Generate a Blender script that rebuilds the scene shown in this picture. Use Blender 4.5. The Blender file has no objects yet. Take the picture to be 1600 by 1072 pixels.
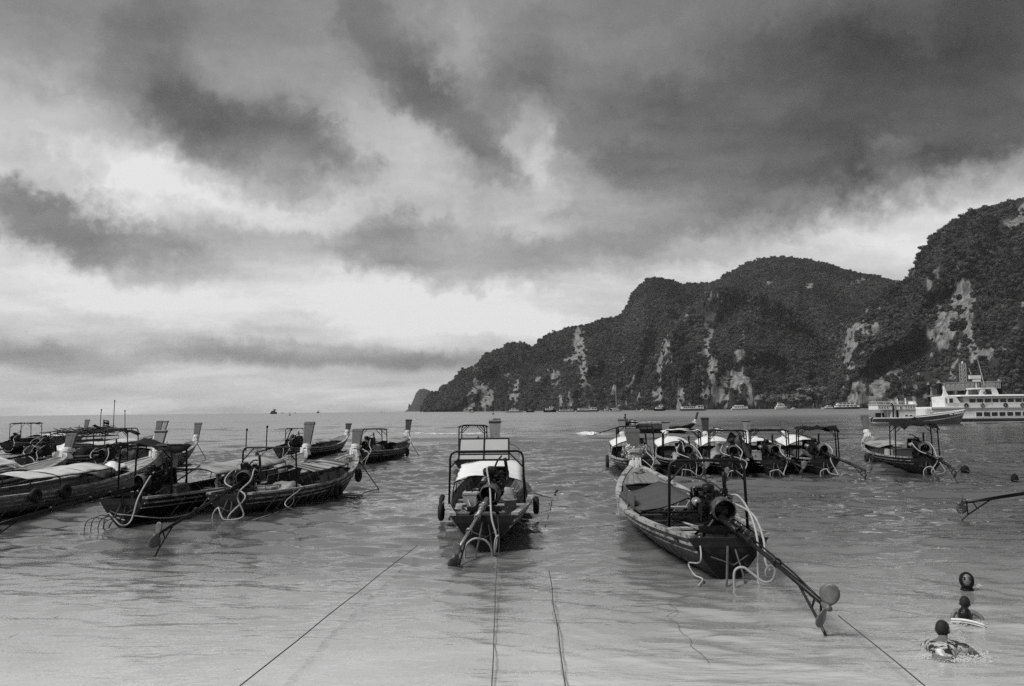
import bpy, bmesh, math, random
import numpy as np
from mathutils import Matrix, Vector

sc = bpy.context.scene
COL = sc.collection
R = math.radians
random.seed(11)
RNG = np.random.default_rng(7)

# ------------------------------------------------------------------ camera
CAM_H = 2.7
FPX = 28.0 / 36.0 * 1600.0            # focal length in pixels of the 1600 px wide photograph
PITCH, ROLL = R(4.81), R(-0.61)
cam_d = bpy.data.cameras.new('camera')
cam = bpy.data.objects.new('camera', cam_d)
COL.objects.link(cam)
cam_d.lens = 28.0
cam_d.sensor_width = 36.0
cam_d.clip_start = 0.1
cam_d.clip_end = 40000
CM = Matrix.Rotation(R(90) + PITCH, 4, 'X') @ Matrix.Rotation(ROLL, 4, 'Z')
cam.matrix_world = Matrix.Translation((0, 0, CAM_H)) @ CM
sc.camera = cam

# ------------------------------------------------------------------ sun, exposure
SUN_EL, SUN_AZ = R(52), R(-116)        # overcast: a soft sun high behind the left shoulder
sun_d = bpy.data.lights.new('sun', 'SUN')
sun_d.energy = 1.5
sun_d.angle = R(20)
sun_d.color = (1, 0.995, 0.985)
sun = bpy.data.objects.new('sun', sun_d)
COL.objects.link(sun)
_sd = Vector((math.sin(SUN_AZ) * math.cos(SUN_EL), math.cos(SUN_AZ) * math.cos(SUN_EL), math.sin(SUN_EL)))
sun.rotation_euler = _sd.to_track_quat('Z', 'Y').to_euler()
sun.location = (-30, 10, 60)
sc.view_settings.view_transform = 'Standard'
sc.view_settings.look = 'None'
sc.view_settings.exposure = 1.3
sc.view_settings.gamma = 1.0
sc.view_settings.use_curve_mapping = False
sc.cycles.use_denoising = False
sc.cycles.max_bounces = 6
sc.cycles.volume_bounces = 0
sc.cycles.caustics_reflective = False
sc.cycles.caustics_refractive = False


def ray(px, py):
    d = Vector(((px - 800) / FPX, -(py - 536) / FPX, -1.0))
    return CM.to_3x3() @ d


def at(px, py, z=0.0):
    """the point of the plane at height z that the photograph shows at (px, py)"""
    d = ray(px, py)
    k = (z - CAM_H) / d.z
    return Vector((d.x * k, d.y * k, z))


def deep(px, py, D):
    """the point seen at (px, py) that lies D metres out to sea"""
    d = ray(px, py)
    k = D / d.y
    return Vector((d.x * k, D, CAM_H + d.z * k))


# ------------------------------------------------------------------ world: a grey overcast sky
world = bpy.data.worlds.new('World')
sc.world = world
world.use_nodes = True
NT = world.node_tree
NT.nodes.clear()


def nn(nt, typ, **kw):
    n = nt.nodes.new(typ)
    for k, v in kw.items():
        if k == 'i':
            for kk, vv in v.items():
                n.inputs[kk].default_value = vv
        else:
            setattr(n, k, v)
    return n


def mth(nt, op, a, b=None, c=None, clamp=False):
    n = nt.nodes.new('ShaderNodeMath')
    n.operation = op
    n.use_clamp = clamp
    for k, x in enumerate((a, b, c)):
        if x is None:
            continue
        if isinstance(x, (int, float)):
            n.inputs[k].default_value = x
        else:
            nt.links.new(x, n.inputs[k])
    return n.outputs[0]


def sky_world():
    L = NT.links.new
    out = nn(NT, 'ShaderNodeOutputWorld')
    bg = nn(NT, 'ShaderNodeBackground', i={'Strength': 0.43})
    L(bg.outputs[0], out.inputs[0])
    tc = nn(NT, 'ShaderNodeTexCoord')
    D = tc.outputs['Generated']
    sep = nn(NT, 'ShaderNodeSeparateXYZ')
    L(D, sep.inputs[0])
    x, y, z = sep.outputs
    az = mth(NT, 'MULTIPLY', mth(NT, 'ARCTAN2', x, y), 57.2958)
    el = mth(NT, 'MULTIPLY', mth(NT, 'ARCSINE', z), 57.2958)
    # cloud base seen in perspective, for the fine structure
    zz = mth(NT, 'ADD', mth(NT, 'MAXIMUM', z, 0.0), 0.16)
    cp = nn(NT, 'ShaderNodeCombineXYZ')
    L(mth(NT, 'DIVIDE', x, zz), cp.inputs[0])
    L(mth(NT, 'DIVIDE', y, zz), cp.inputs[1])
    plane = cp.outputs[0]
    ae = nn(NT, 'ShaderNodeCombineXYZ')
    L(az, ae.inputs[0])
    L(el, ae.inputs[1])

    def noise(vec, scale, detail, rough, lac=2.0):
        n = nn(NT, 'ShaderNodeTexNoise', i={'Scale': scale, 'Detail': detail, 'Roughness': rough, 'Lacunarity': lac})
        L(vec, n.inputs['Vector'])
        return n

    def vm(op, a, b):
        n = NT.nodes.new('ShaderNodeVectorMath')
        n.operation = op
        for k, q in enumerate((a, b)):
            if isinstance(q, tuple):
                n.inputs[k].default_value = q
            else:
                L(q, n.inputs[k])
        return n.outputs[0]

    w1 = noise(D, 9.0, 5.0, 0.55).outputs['Color']
    w2 = noise(D, 34.0, 5.0, 0.6).outputs['Color']
    w3 = noise(D, 90.0, 4.0, 0.6).outputs['Color']
    warp = vm('ADD', vm('MULTIPLY', vm('SUBTRACT', w1, (.5, .5, .5)), (6.5, 5.0, 0)),
              vm('MULTIPLY', vm('SUBTRACT', w2, (.5, .5, .5)), (3.4, 2.8, 0)))
    warp = vm('ADD', warp, vm('MULTIPLY', vm('SUBTRACT', w3, (.5, .5, .5)), (1.4, 1.2, 0)))
    lowc = nn(NT, 'ShaderNodeCombineXYZ', i={0: 1.0, 2: 0.0})
    lowm = nn(NT, 'ShaderNodeMapRange', i={'From Min': 2.0, 'From Max': 14.0, 'To Min': 0.22, 'To Max': 1.0})
    L(el, lowm.inputs['Value'])
    L(lowm.outputs[0], lowc.inputs[1])
    warp = vm('MULTIPLY', warp, lowc.outputs[0])
    P = vm('ADD', ae.outputs[0], warp)
    sp = nn(NT, 'ShaderNodeSeparateXYZ')
    L(P, sp.inputs[0])
    elw = mth(NT, 'ADD', mth(NT, 'MULTIPLY', sp.outputs[1], 0.6), mth(NT, 'MULTIPLY', el, 0.4))
    # brightness by height above the horizon
    ramp = nn(NT, 'ShaderNodeValToRGB')
    cr = ramp.color_ramp
    cr.interpolation = 'B_SPLINE'
    stops = [(0.0, .74), (3.0, .73), (5.0, .79), (7.5, .85), (10.5, .82), (15, .77), (19, .70), (23, .58), (28, .54), (40, .53), (60, .55)]
    while len(cr.elements) < len(stops):
        cr.elements.new(0.5)
    for e, (p, v) in zip(cr.elements, stops):
        e.position = p / 60.0
        e.color = (v, v, v, 1)
    L(mth(NT, 'DIVIDE', elw, 60.0, clamp=True), ramp.inputs[0])
    V = ramp.outputs[0]
    # cloud bodies: (px, py, half width px, half height px, turn deg, change)
    blobs = CLOUDS
    acc = None
    k = 180 / math.pi
    for (px, py, sx, sy, rot, amp) in blobs:
        d = ray(px, py).normalized()
        a = math.atan2(d.x, d.y) * k
        e = math.asin(d.z) * k
        m = nn(NT, 'ShaderNodeMapping', vector_type='TEXTURE')
        m.inputs['Location'].default_value = (a, e, 0)
        m.inputs['Rotation'].default_value = (0, 0, R(-rot))
        m.inputs['Scale'].default_value = (sx * 0.046 * 1.7, sy * 0.046 * 1.7, 1)
        L(P, m.inputs[0])
        ln = NT.nodes.new('ShaderNodeVectorMath')
        ln.operation = 'LENGTH'
        L(m.outputs[0], ln.inputs[0])
        mr = nn(NT, 'ShaderNodeMapRange', interpolation_type='SMOOTHSTEP')
        mr.inputs['From Min'].default_value = 0.34
        mr.inputs['From Max'].default_value = 1.0
        mr.inputs['To Min'].default_value = amp
        mr.inputs['To Max'].default_value = 0.0
        L(ln.outputs['Value'], mr.inputs['Value'])
        acc = mr.outputs[0] if acc is None else mth(NT, 'ADD', acc, mr.outputs[0])
    V = mth(NT, 'ADD', V, acc)
    # wisps and shreds
    n1 = noise(vm('MULTIPLY', plane, (0.55, 1.0, 1)), 1.25, 8.0, 0.6).outputs['Fac']
    n2 = noise(vm('ADD', ae.outputs[0], vm('MULTIPLY', warp, (1.6, 1.6, 0))), 0.16, 7.0, 0.62).outputs['Fac']
    V = mth(NT, 'ADD', V, mth(NT, 'MULTIPLY', mth(NT, 'SUBTRACT', n1, 0.5), 0.40))
    V = mth(NT, 'ADD', V, mth(NT, 'MULTIPLY', mth(NT, 'SUBTRACT', n2, 0.5), 0.13))
    st3 = noise(vm('MULTIPLY', P, (0.045, 0.30, 1)), 1.0, 7.0, 0.6).outputs['Fac']
    lowf = nn(NT, 'ShaderNodeMapRange', i={'From Min': 4.0, 'From Max': 20.0, 'To Min': 0.42, 'To Max': 0.12})
    L(el, lowf.inputs['Value'])
    V = mth(NT, 'ADD', V, mth(NT, 'MULTIPLY', mth(NT, 'SUBTRACT', st3, 0.5), lowf.outputs[0]))
    # the cover is thicker to the right, over the island
    azm = nn(NT, 'ShaderNodeMapRange', i={'From Min': -2.0, 'From Max': 24.0, 'To Min': 0.0, 'To Max': -0.07})
    L(az, azm.inputs['Value'])
    V = mth(NT, 'ADD', V, azm.outputs[0])
    V = mth(NT, 'MINIMUM', mth(NT, 'MAXIMUM', V, 0.24), 0.9)
    lum = mth(NT, 'POWER', V, 2.2)
    # the clear sky above the cloud, thin through the cover
    sky = nn(NT, 'ShaderNodeTexSky', sky_type='NISHITA')
    sky.sun_disc = False
    sky.sun_elevation = SUN_EL
    sky.sun_rotation = SUN_AZ
    bw = nn(NT, 'ShaderNodeRGBToBW')
    L(sky.outputs[0], bw.inputs[0])
    skyl = mth(NT, 'MULTIPLY', bw.outputs[0], 0.06)
    mix = nn(NT, 'ShaderNodeMix', data_type='FLOAT', i={0: 0.94})
    L(skyl, mix.inputs[2])
    L(lum, mix.inputs[3])
    L(mix.outputs[0], bg.inputs['Color'])


CLOUDS = [
    (215, 110, 55, 95, 30, -0.092), (275, 165, 60, 50, 25, -0.082), (400, 225, 120, 62, 10, -0.157), (455, 215, 70, 40, 0, -0.055), (330, 215, 60, 60, 0, -0.046),
    (545, 265, 45, 25, 20, -0.074), (620, 95, 130, 42, 52, -0.104), (690, 165, 90, 34, 40, -0.092), (790, 190, 60, 110, 15, -0.110), (740, 260, 70, 30, 0, -0.055),
    (60, 335, 120, 42, 12, -0.110), (160, 370, 170, 36, 18, -0.147), (95, 345, 80, 26, 22, -0.074), (75, 250, 40, 18, 30, -0.065), (140, 265, 22, 18, 40, -0.065),
    (420, 405, 110, 40, 5, -0.072), (300, 360, 60, 30, 5, -0.055), (600, 385, 95, 36, 5, -0.129), (720, 400, 150, 42, 4, -0.120), (900, 410, 130, 44, 0, -0.092),
    (500, 556, 190, 15, 1, -0.138), (380, 563, 110, 12, 2, -0.065), (650, 562, 130, 12, 0, -0.065), (90, 562, 100, 15, 3, -0.120), (0, 545, 90, 20, 0, -0.055),
    (1000, 330, 180, 70, 0, -0.087), (1240, 210, 300, 95, 0, -0.114), (1180, 265, 230, 60, -5, -0.066), (1330, 285, 150, 36, -4, -0.080), (1500, 150, 230, 150, 0, -0.114),
    (1580, 230, 110, 50, 0, -0.066), (1000, 110, 190, 130, 0, -0.047), (1200, 60, 300, 100, 0, -0.020), (1590, 70, 70, 120, 0, -0.047), (1110, 370, 160, 30, -3, -0.053),
    (900, 240, 90, 60, 0, -0.027), (1000, 200, 100, 60, 0, -0.047), (1300, 130, 200, 90, 0, -0.033), (250, 90, 300, 90, 0, -0.018), (520, 475, 270, 50, 2, 0.050),
    (735, 492, 120, 22, 8, 0.080), (600, 500, 100, 28, 10, 0.060), (270, 500, 90, 22, 12, 0.050), (120, 515, 80, 18, 15, 0.040), (90, 225, 190, 60, 6, 0.060),
    (350, 300, 190, 34, 10, 0.060), (240, 290, 120, 40, 8, 0.040), (830, 215, 34, 45, -20, 0.120), (880, 262, 80, 34, 25, 0.100), (830, 330, 60, 50, 0, 0.050),
    (620, 220, 110, 34, 22, 0.060), (1388, 238, 40, 26, 5, 0.112), (1530, 285, 120, 36, 0, 0.128), (1430, 335, 110, 45, -12, 0.105), (1240, 355, 130, 26, 0, 0.053),
    (1050, 415, 130, 30, 0, 0.068), (890, 490, 130, 40, 0, 0.040), (1330, 390, 150, 40, -10, 0.045), (1060, 60, 90, 40, 0, 0.030), (1180, 130, 110, 36, 0, 0.045),
    (760, 60, 60, 80, 0, 0.030),
]
sky_world()

# ------------------------------------------------------------------ numeric noise
_T = RNG.random((256, 256))


def vnoise(x, y):
    x = np.asarray(x, float)
    y = np.asarray(y, float)
    xi = np.floor(x).astype(int)
    yi = np.floor(y).astype(int)
    fx = x - xi
    fy = y - yi
    fx = fx * fx * (3 - 2 * fx)
    fy = fy * fy * (3 - 2 * fy)
    a = _T[xi & 255, yi & 255]
    b = _T[(xi + 1) & 255, yi & 255]
    c = _T[xi & 255, (yi + 1) & 255]
    d = _T[(xi + 1) & 255, (yi + 1) & 255]
    return (a * (1 - fx) + b * fx) * (1 - fy) + (c * (1 - fx) + d * fx) * fy


def fbm(x, y, o=4):
    s, a, t = 0, 1.0, 0
    for k in range(o):
        s = s + a * vnoise(np.asarray(x) * 2 ** k + 17.3 * k, np.asarray(y) * 2 ** k + 5.1 * k)
        t += a
        a *= 0.5
    return s / t


# ------------------------------------------------------------------ materials (all grey: the photograph is black and white)
_M = {}


def g(v):
    return (v, v, v, 1)


def mat(name, base, rough=0.6, var=0.35, scale=6.0, bump=0.15, metal=0.0, dirt=None, dirt_amt=0.5, stretch=(1, 1, 1), spec=0.22, fine=40.0):
    """grey paint / wood / cloth with mottling, grime patches and fine relief"""
    if name in _M:
        return _M[name]
    m = bpy.data.materials.new(name)
    m.use_nodes = True
    nt = m.node_tree
    L = nt.links.new
    p = nt.nodes['Principled BSDF']
    p.inputs['Roughness'].default_value = rough
    p.inputs['Metallic'].default_value = metal
    p.inputs['Specular IOR Level'].default_value = spec
    tc = nn(nt, 'ShaderNodeTexCoord')
    mp = nn(nt, 'ShaderNodeMapping')
    mp.inputs['Scale'].default_value = stretch
    oi = nn(nt, 'ShaderNodeObjectInfo')
    ad = nt.nodes.new('ShaderNodeVectorMath')
    ad.operation = 'ADD'
    cx = nn(nt, 'ShaderNodeCombineXYZ')
    L(mth(nt, 'MULTIPLY', oi.outputs['Random'], 37.0), cx.inputs[0])
    L(mth(nt, 'MULTIPLY', oi.outputs['Random'], 91.0), cx.inputs[1])
    L(tc.outputs['Object'], mp.inputs[0])
    L(mp.outputs[0], ad.inputs[0])
    L(cx.outputs[0], ad.inputs[1])
    n1 = nn(nt, 'ShaderNodeTexNoise', i={'Scale': scale, 'Detail': 6.0, 'Roughness': 0.65})
    L(ad.outputs[0], n1.inputs['Vector'])
    n2 = nn(nt, 'ShaderNodeTexNoise', i={'Scale': fine, 'Detail': 4.0, 'Roughness': 0.6})
    L(ad.outputs[0], n2.inputs['Vector'])
    k = mth(nt, 'ADD', mth(nt, 'MULTIPLY', mth(nt, 'SUBTRACT', n1.outputs['Fac'], 0.5), 2.2 * var), 1.0)
    k = mth(nt, 'ADD', k, mth(nt, 'MULTIPLY', mth(nt, 'SUBTRACT', n2.outputs['Fac'], 0.5), 0.9 * var))
    k = mth(nt, 'ADD', k, mth(nt, 'MULTIPLY', mth(nt, 'SUBTRACT', oi.outputs['Random'], 0.5), 0.3 * var))
    v = mth(nt, 'MULTIPLY', k, base)
    if dirt is not None:
        n3 = nn(nt, 'ShaderNodeTexNoise', i={'Scale': scale * 0.55, 'Detail': 8.0, 'Roughness': 0.72, 'Distortion': 0.4})
        L(ad.outputs[0], n3.inputs['Vector'])
        mr = nn(nt, 'ShaderNodeMapRange', i={'From Min': 0.62 - 0.28 * dirt_amt, 'From Max': 0.72 - 0.22 * dirt_amt})
        L(n3.outputs['Fac'], mr.inputs['Value'])
        mx = nn(nt, 'ShaderNodeMix', data_type='FLOAT')
        L(mr.outputs[0], mx.inputs[0])
        L(v, mx.inputs[2])
        L(mth(nt, 'MULTIPLY', k, dirt), mx.inputs[3])
        v = mx.outputs[0]
    v = mth(nt, 'MAXIMUM', v, 0.004)
    L(v, p.inputs['Base Color'])
    L(mth(nt, 'ADD', mth(nt, 'MULTIPLY', n1.outputs['Fac'], 0.3), rough - 0.15, clamp=True), p.inputs['Roughness'])
    if bump > 0:
        b = nn(nt, 'ShaderNodeBump', i={'Strength': bump, 'Distance': 0.02})
        L(mth(nt, 'ADD', n1.outputs['Fac'], mth(nt, 'MULTIPLY', n2.outputs['Fac'], 0.5)), b.inputs['Height'])
        L(b.outputs[0], p.inputs['Normal'])
    _M[name] = m
    return m


def hull_mat(name, top, low, band, zband=0.42, zlow=0.10, wear=0.5):
    """painted hull planking: band under the rail, topside paint, dark wet bottom, scuffs and seams"""
    m = bpy.data.materials.new(name)
    m.use_nodes = True
    nt = m.node_tree
    L = nt.links.new
    p = nt.nodes['Principled BSDF']
    tc = nn(nt, 'ShaderNodeTexCoord')
    sep = nn(nt, 'ShaderNodeSeparateXYZ')
    L(tc.outputs['Object'], sep.inputs[0])
    mp = nn(nt, 'ShaderNodeMapping')
    mp.inputs['Scale'].default_value = (2.0, 0.5, 2.0)
    L(tc.outputs['Object'], mp.inputs[0])
    oi = nn(nt, 'ShaderNodeObjectInfo')
    n1 = nn(nt, 'ShaderNodeTexNoise', noise_dimensions='4D', i={'Scale': 2.6, 'Detail': 8.0, 'Roughness': 0.7, 'Distortion': 0.5})
    L(mp.outputs[0], n1.inputs['Vector'])
    L(mth(nt, 'MULTIPLY', oi.outputs['Random'], 50.0), n1.inputs['W'])
    n2 = nn(nt, 'ShaderNodeTexNoise', i={'Scale': 30.0, 'Detail': 5.0, 'Roughness': 0.6})
    L(tc.outputs['Object'], n2.inputs['Vector'])
    zz = mth(nt, 'ADD', sep.outputs[2], mth(nt, 'MULTIPLY', mth(nt, 'SUBTRACT', n1.outputs['Fac'], 0.5), 0.16))
    geo = nn(nt, 'ShaderNodeAttribute', attribute_name='strake')
    s = geo.outputs['Fac']
    t1 = mth(nt, 'GREATER_THAN', s, 0.80)
    wl = nn(nt, 'ShaderNodeMapRange', i={'From Min': zlow, 'From Max': zlow + 0.10})
    L(zz, wl.inputs['Value'])
    mx = nn(nt, 'ShaderNodeMix', data_type='FLOAT')
    L(t1, mx.inputs[0])
    mx.inputs[2].default_value = top
    mx.inputs[3].default_value = band
    mx2 = nn(nt, 'ShaderNodeMix', data_type='FLOAT')
    L(wl.outputs[0], mx2.inputs[0])
    mx2.inputs[2].default_value = low
    L(mx.outputs[0], mx2.inputs[3])
    sc_ = nn(nt, 'ShaderNodeMapRange', i={'From Min': 0.60 - 0.12 * wear, 'From Max': 0.70})
    L(n1.outputs['Fac'], sc_.inputs['Value'])
    mx3 = nn(nt, 'ShaderNodeMix', data_type='FLOAT')
    L(mth(nt, 'MULTIPLY', sc_.outputs[0], 0.75), mx3.inputs[0])
    L(mx2.outputs[0], mx3.inputs[2])
    L(mth(nt, 'ADD', mth(nt, 'MULTIPLY', mx2.outputs[0], 0.5), 0.045), mx3.inputs[3])
    k = mth(nt, 'ADD', 0.72, mth(nt, 'MULTIPLY', n2.outputs['Fac'], 0.55))
    # plank seams
    fr = mth(nt, 'FRACT', mth(nt, 'MULTIPLY', s, 7.0))
    seam = mth(nt, 'LESS_THAN', mth(nt, 'ABSOLUTE', mth(nt, 'SUBTRACT', fr, 0.5)), 0.06)
    v = mth(nt, 'MULTIPLY', mth(nt, 'MULTIPLY', mx3.outputs[0], k), mth(nt, 'SUBTRACT', 1.0, mth(nt, 'MULTIPLY', seam, 0.45)))
    L(v, p.inputs['Base Color'])
    p.inputs['Roughness'].default_value = 0.5
    p.inputs['Specular IOR Level'].default_value = 0.14
    b = nn(nt, 'ShaderNodeBump', i={'Strength': 0.35, 'Distance': 0.02})
    L(mth(nt, 'SUBTRACT', mth(nt, 'MULTIPLY', n1.outputs['Fac'], 0.8), seam), b.inputs['Height'])
    L(b.outputs[0], p.inputs['Normal'])
    return m


# ------------------------------------------------------------------ mesh building
class MB:
    def __init__(s):
        s.v, s.f, s.m = [], [], []

    def add(s, vs, fs, m=0):
        o = len(s.v)
        s.v += [tuple(q) for q in vs]
        s.f += [tuple(i + o for i in q) for q in fs]
        s.m += [m] * len(fs)
        return s

    def box(s, c, d, rot=None, m=0, top=(1, 1), shift=(0, 0)):
        hx, hy, hz = d[0] / 2, d[1] / 2, d[2] / 2
        vs = []
        for z, kx, ky, ox, oy in ((-hz, 1, 1, 0, 0), (hz, top[0], top[1], shift[0], shift[1])):
            for x, y in ((-hx, -hy), (hx, -hy), (hx, hy), (-hx, hy)):
                vs.append(Vector((x * kx + ox, y * ky + oy, z)))
        if rot is not None:
            vs = [rot @ q for q in vs]
        vs = [q + Vector(c) for q in vs]
        return s.add(vs, [(3, 2, 1, 0), (4, 5, 6, 7), (0, 1, 5, 4), (1, 2, 6, 5), (2, 3, 7, 6), (3, 0, 4, 7)], m)

    def tube(s, pts, r, n=6, m=0, cap=True, closed=False):
        pts = [Vector(p) for p in pts]
        N = len(pts)
        rs = [r] * N if isinstance(r, (int, float)) else list(r)
        vs, fs = [], []
        up = None
        for i, p in enumerate(pts):
            if closed:
                t = pts[(i + 1) % N] - pts[i - 1]
            else:
                t = pts[min(i + 1, N - 1)] - pts[max(i - 1, 0)]
            if t.length < 1e-9:
                t = Vector((0, 0, 1))
            t.normalize()
            if up is None:
                a = Vector((0, 0, 1)) if abs(t.z) < 0.9 else Vector((1, 0, 0))
                up = (a - t * a.dot(t)).normalized()
            else:
                up = up - t * up.dot(t)
                up = up.normalized() if up.length > 1e-6 else t.orthogonal().normalized()
            w = t.cross(up)
            for k in range(n):
                a = 2 * math.pi * k / n
                vs.append(p + (up * math.cos(a) + w * math.sin(a)) * rs[i])
        for i in range(N if closed else N - 1):
            j = (i + 1) % N
            for k in range(n):
                k2 = (k + 1) % n
                fs.append((i * n + k, i * n + k2, j * n + k2, j * n + k))
        if cap and not closed:
            fs.append(tuple(range(n))[::-1])
            fs.append(tuple((N - 1) * n + k for k in range(n)))
        return s.add(vs, fs, m)

    def lathe(s, prof, n=16, M=None, m=0, close=False):
        """prof: (radius, z) pairs turned about z, then placed by matrix M"""
        vs, fs = [], []
        for (r, z) in prof:
            for k in range(n):
                a = 2 * math.pi * k / n
                q = Vector((r * math.cos(a), r * math.sin(a), z))
                vs.append(M @ q if M is not None else q)
        N = len(prof)
        for i in range(N if close else N - 1):
            j = (i + 1) % N
            for k in range(n):
                k2 = (k + 1) % n
                fs.append((i * n + k, i * n + k2, j * n + k2, j * n + k))
        return s.add(vs, fs, m)

    def ball(s, c, rad, n=10, k=6, m=0, rot=None):
        rad = (rad,) * 3 if isinstance(rad, (int, float)) else rad
        vs, fs = [], []
        for i in range(k + 1):
            th = math.pi * i / k
            for j in range(n):
                a = 2 * math.pi * j / n
                q = Vector((rad[0] * math.sin(th) * math.cos(a), rad[1] * math.sin(th) * math.sin(a), rad[2] * math.cos(th)))
                if rot is not None:
                    q = rot @ q
                vs.append(q + Vector(c))
        for i in range(k):
            for j in range(n):
                j2 = (j + 1) % n
                fs.append((i * n + j, (i + 1) * n + j, (i + 1) * n + j2, i * n + j2))
        return s.add(vs, fs, m)

    def sheet(s, P, th=0.02, m=0):
        """a grid of points P[i][j] as a sheet of thickness th"""
        nu, nv = len(P), len(P[0])
        top = [Vector(q) for row in P for q in row]
        nrm = []
        for i in range(nu):
            for j in range(nv):
                a = top[min(i + 1, nu - 1) * nv + j] - top[max(i - 1, 0) * nv + j]
                b = top[i * nv + min(j + 1, nv - 1)] - top[i * nv + max(j - 1, 0)]
                c = a.cross(b)
                nrm.append(c.normalized() if c.length > 1e-9 else Vector((0, 0, 1)))
        bot = [q - w * th for q, w in zip(top, nrm)]
        o = nu * nv
        fs = []
        for i in range(nu - 1):
            for j in range(nv - 1):
                q = (i * nv + j, (i + 1) * nv + j, (i + 1) * nv + j + 1, i * nv + j + 1)
                fs.append(q)
                fs.append(tuple(x + o for x in q[::-1]))
        edge = [i * nv for i in range(nu)] + [(nu - 1) * nv + j for j in range(1, nv)] + \
               [i * nv + nv - 1 for i in range(nu - 2, -1, -1)] + [j for j in range(nv - 2, 0, -1)]
        for a, b in zip(edge, edge[1:] + edge[:1]):
            fs.append((b, a, a + o, b + o))
        return s.add(top + bot, fs, m)

    def torus(s, c, Rm, r, n=20, k=8, rot=None, m=0):
        pts = []
        for i in range(n):
            a = 2 * math.pi * i / n
            q = Vector((Rm * math.cos(a), Rm * math.sin(a), 0))
            if rot is not None:
                q = rot @ q
            pts.append(q + Vector(c))
        return s.tube(pts, r, k, m, closed=True)

    def mesh(s, name, mats, smooth=False):
        me = bpy.data.meshes.new(name)
        me.from_pydata(s.v, [], s.f)
        for q in (mats if isinstance(mats, (list, tuple)) else [mats]):
            me.materials.append(q)
        if isinstance(mats, (list, tuple)) and len(mats) > 1:
            me.polygons.foreach_set('material_index', s.m)
        if smooth:
            me.polygons.foreach_set('use_smooth', [True] * len(me.polygons))
        me.update()
        return me

    def build(s, name, mats, parent=None, smooth=False):
        o = bpy.data.objects.new(name, s.mesh(name, mats, smooth))
        COL.objects.link(o)
        if parent is not None:
            o.parent = parent
        return o


def inst(name, me, parent=None, loc=(0, 0, 0), rz=0.0, scale=None):
    o = bpy.data.objects.new(name, me)
    COL.objects.link(o)
    o.parent = parent
    o.location = loc
    o.rotation_euler = (0, 0, rz)
    if scale is not None:
        o.scale = scale
    return o


def tag(o, label=None, cat=None, group=None, kind=None):
    if label:
        o['label'] = label
    if cat:
        o['category'] = cat
    if group:
        o['group'] = group
    if kind:
        o['kind'] = kind
    return o


def empty(name, loc=(0, 0, 0), rz=0.0):
    o = bpy.data.objects.new(name, None)
    COL.objects.link(o)
    o.location = loc
    o.rotation_euler = (0, 0, rz)
    o.empty_display_size = 0.2
    o.matrix_world = Matrix.Translation(loc) @ Matrix.Rotation(rz, 4, 'Z')
    return o


def copy_tree(o, parent=None):
    c = o.copy()
    COL.objects.link(c)
    c.parent = parent
    for ch in list(o.children):
        copy_tree(ch, c)
    return c


def smooth_path(pts, n=6):
    """Catmull-Rom through the points"""
    P = [Vector(p) for p in pts]
    P = [P[0] * 2 - P[1]] + P + [P[-1] * 2 - P[-2]]
    out = []
    for i in range(1, len(P) - 2):
        for k in range(n):
            t = k / n
            a, b, c, d = P[i - 1], P[i], P[i + 1], P[i + 2]
            out.append(0.5 * ((2 * b) + (c - a) * t + (2 * a - 5 * b + 4 * c - d) * t * t + (3 * b - a - 3 * c + d) * t ** 3))
    out.append(P[-2])
    return out


def sag(a, b, drop, n=12):
    a, b = Vector(a), Vector(b)
    return [a.lerp(b, t / n) - Vector((0, 0, drop * 4 * (t / n) * (1 - t / n))) for t in range(n + 1)]


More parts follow.
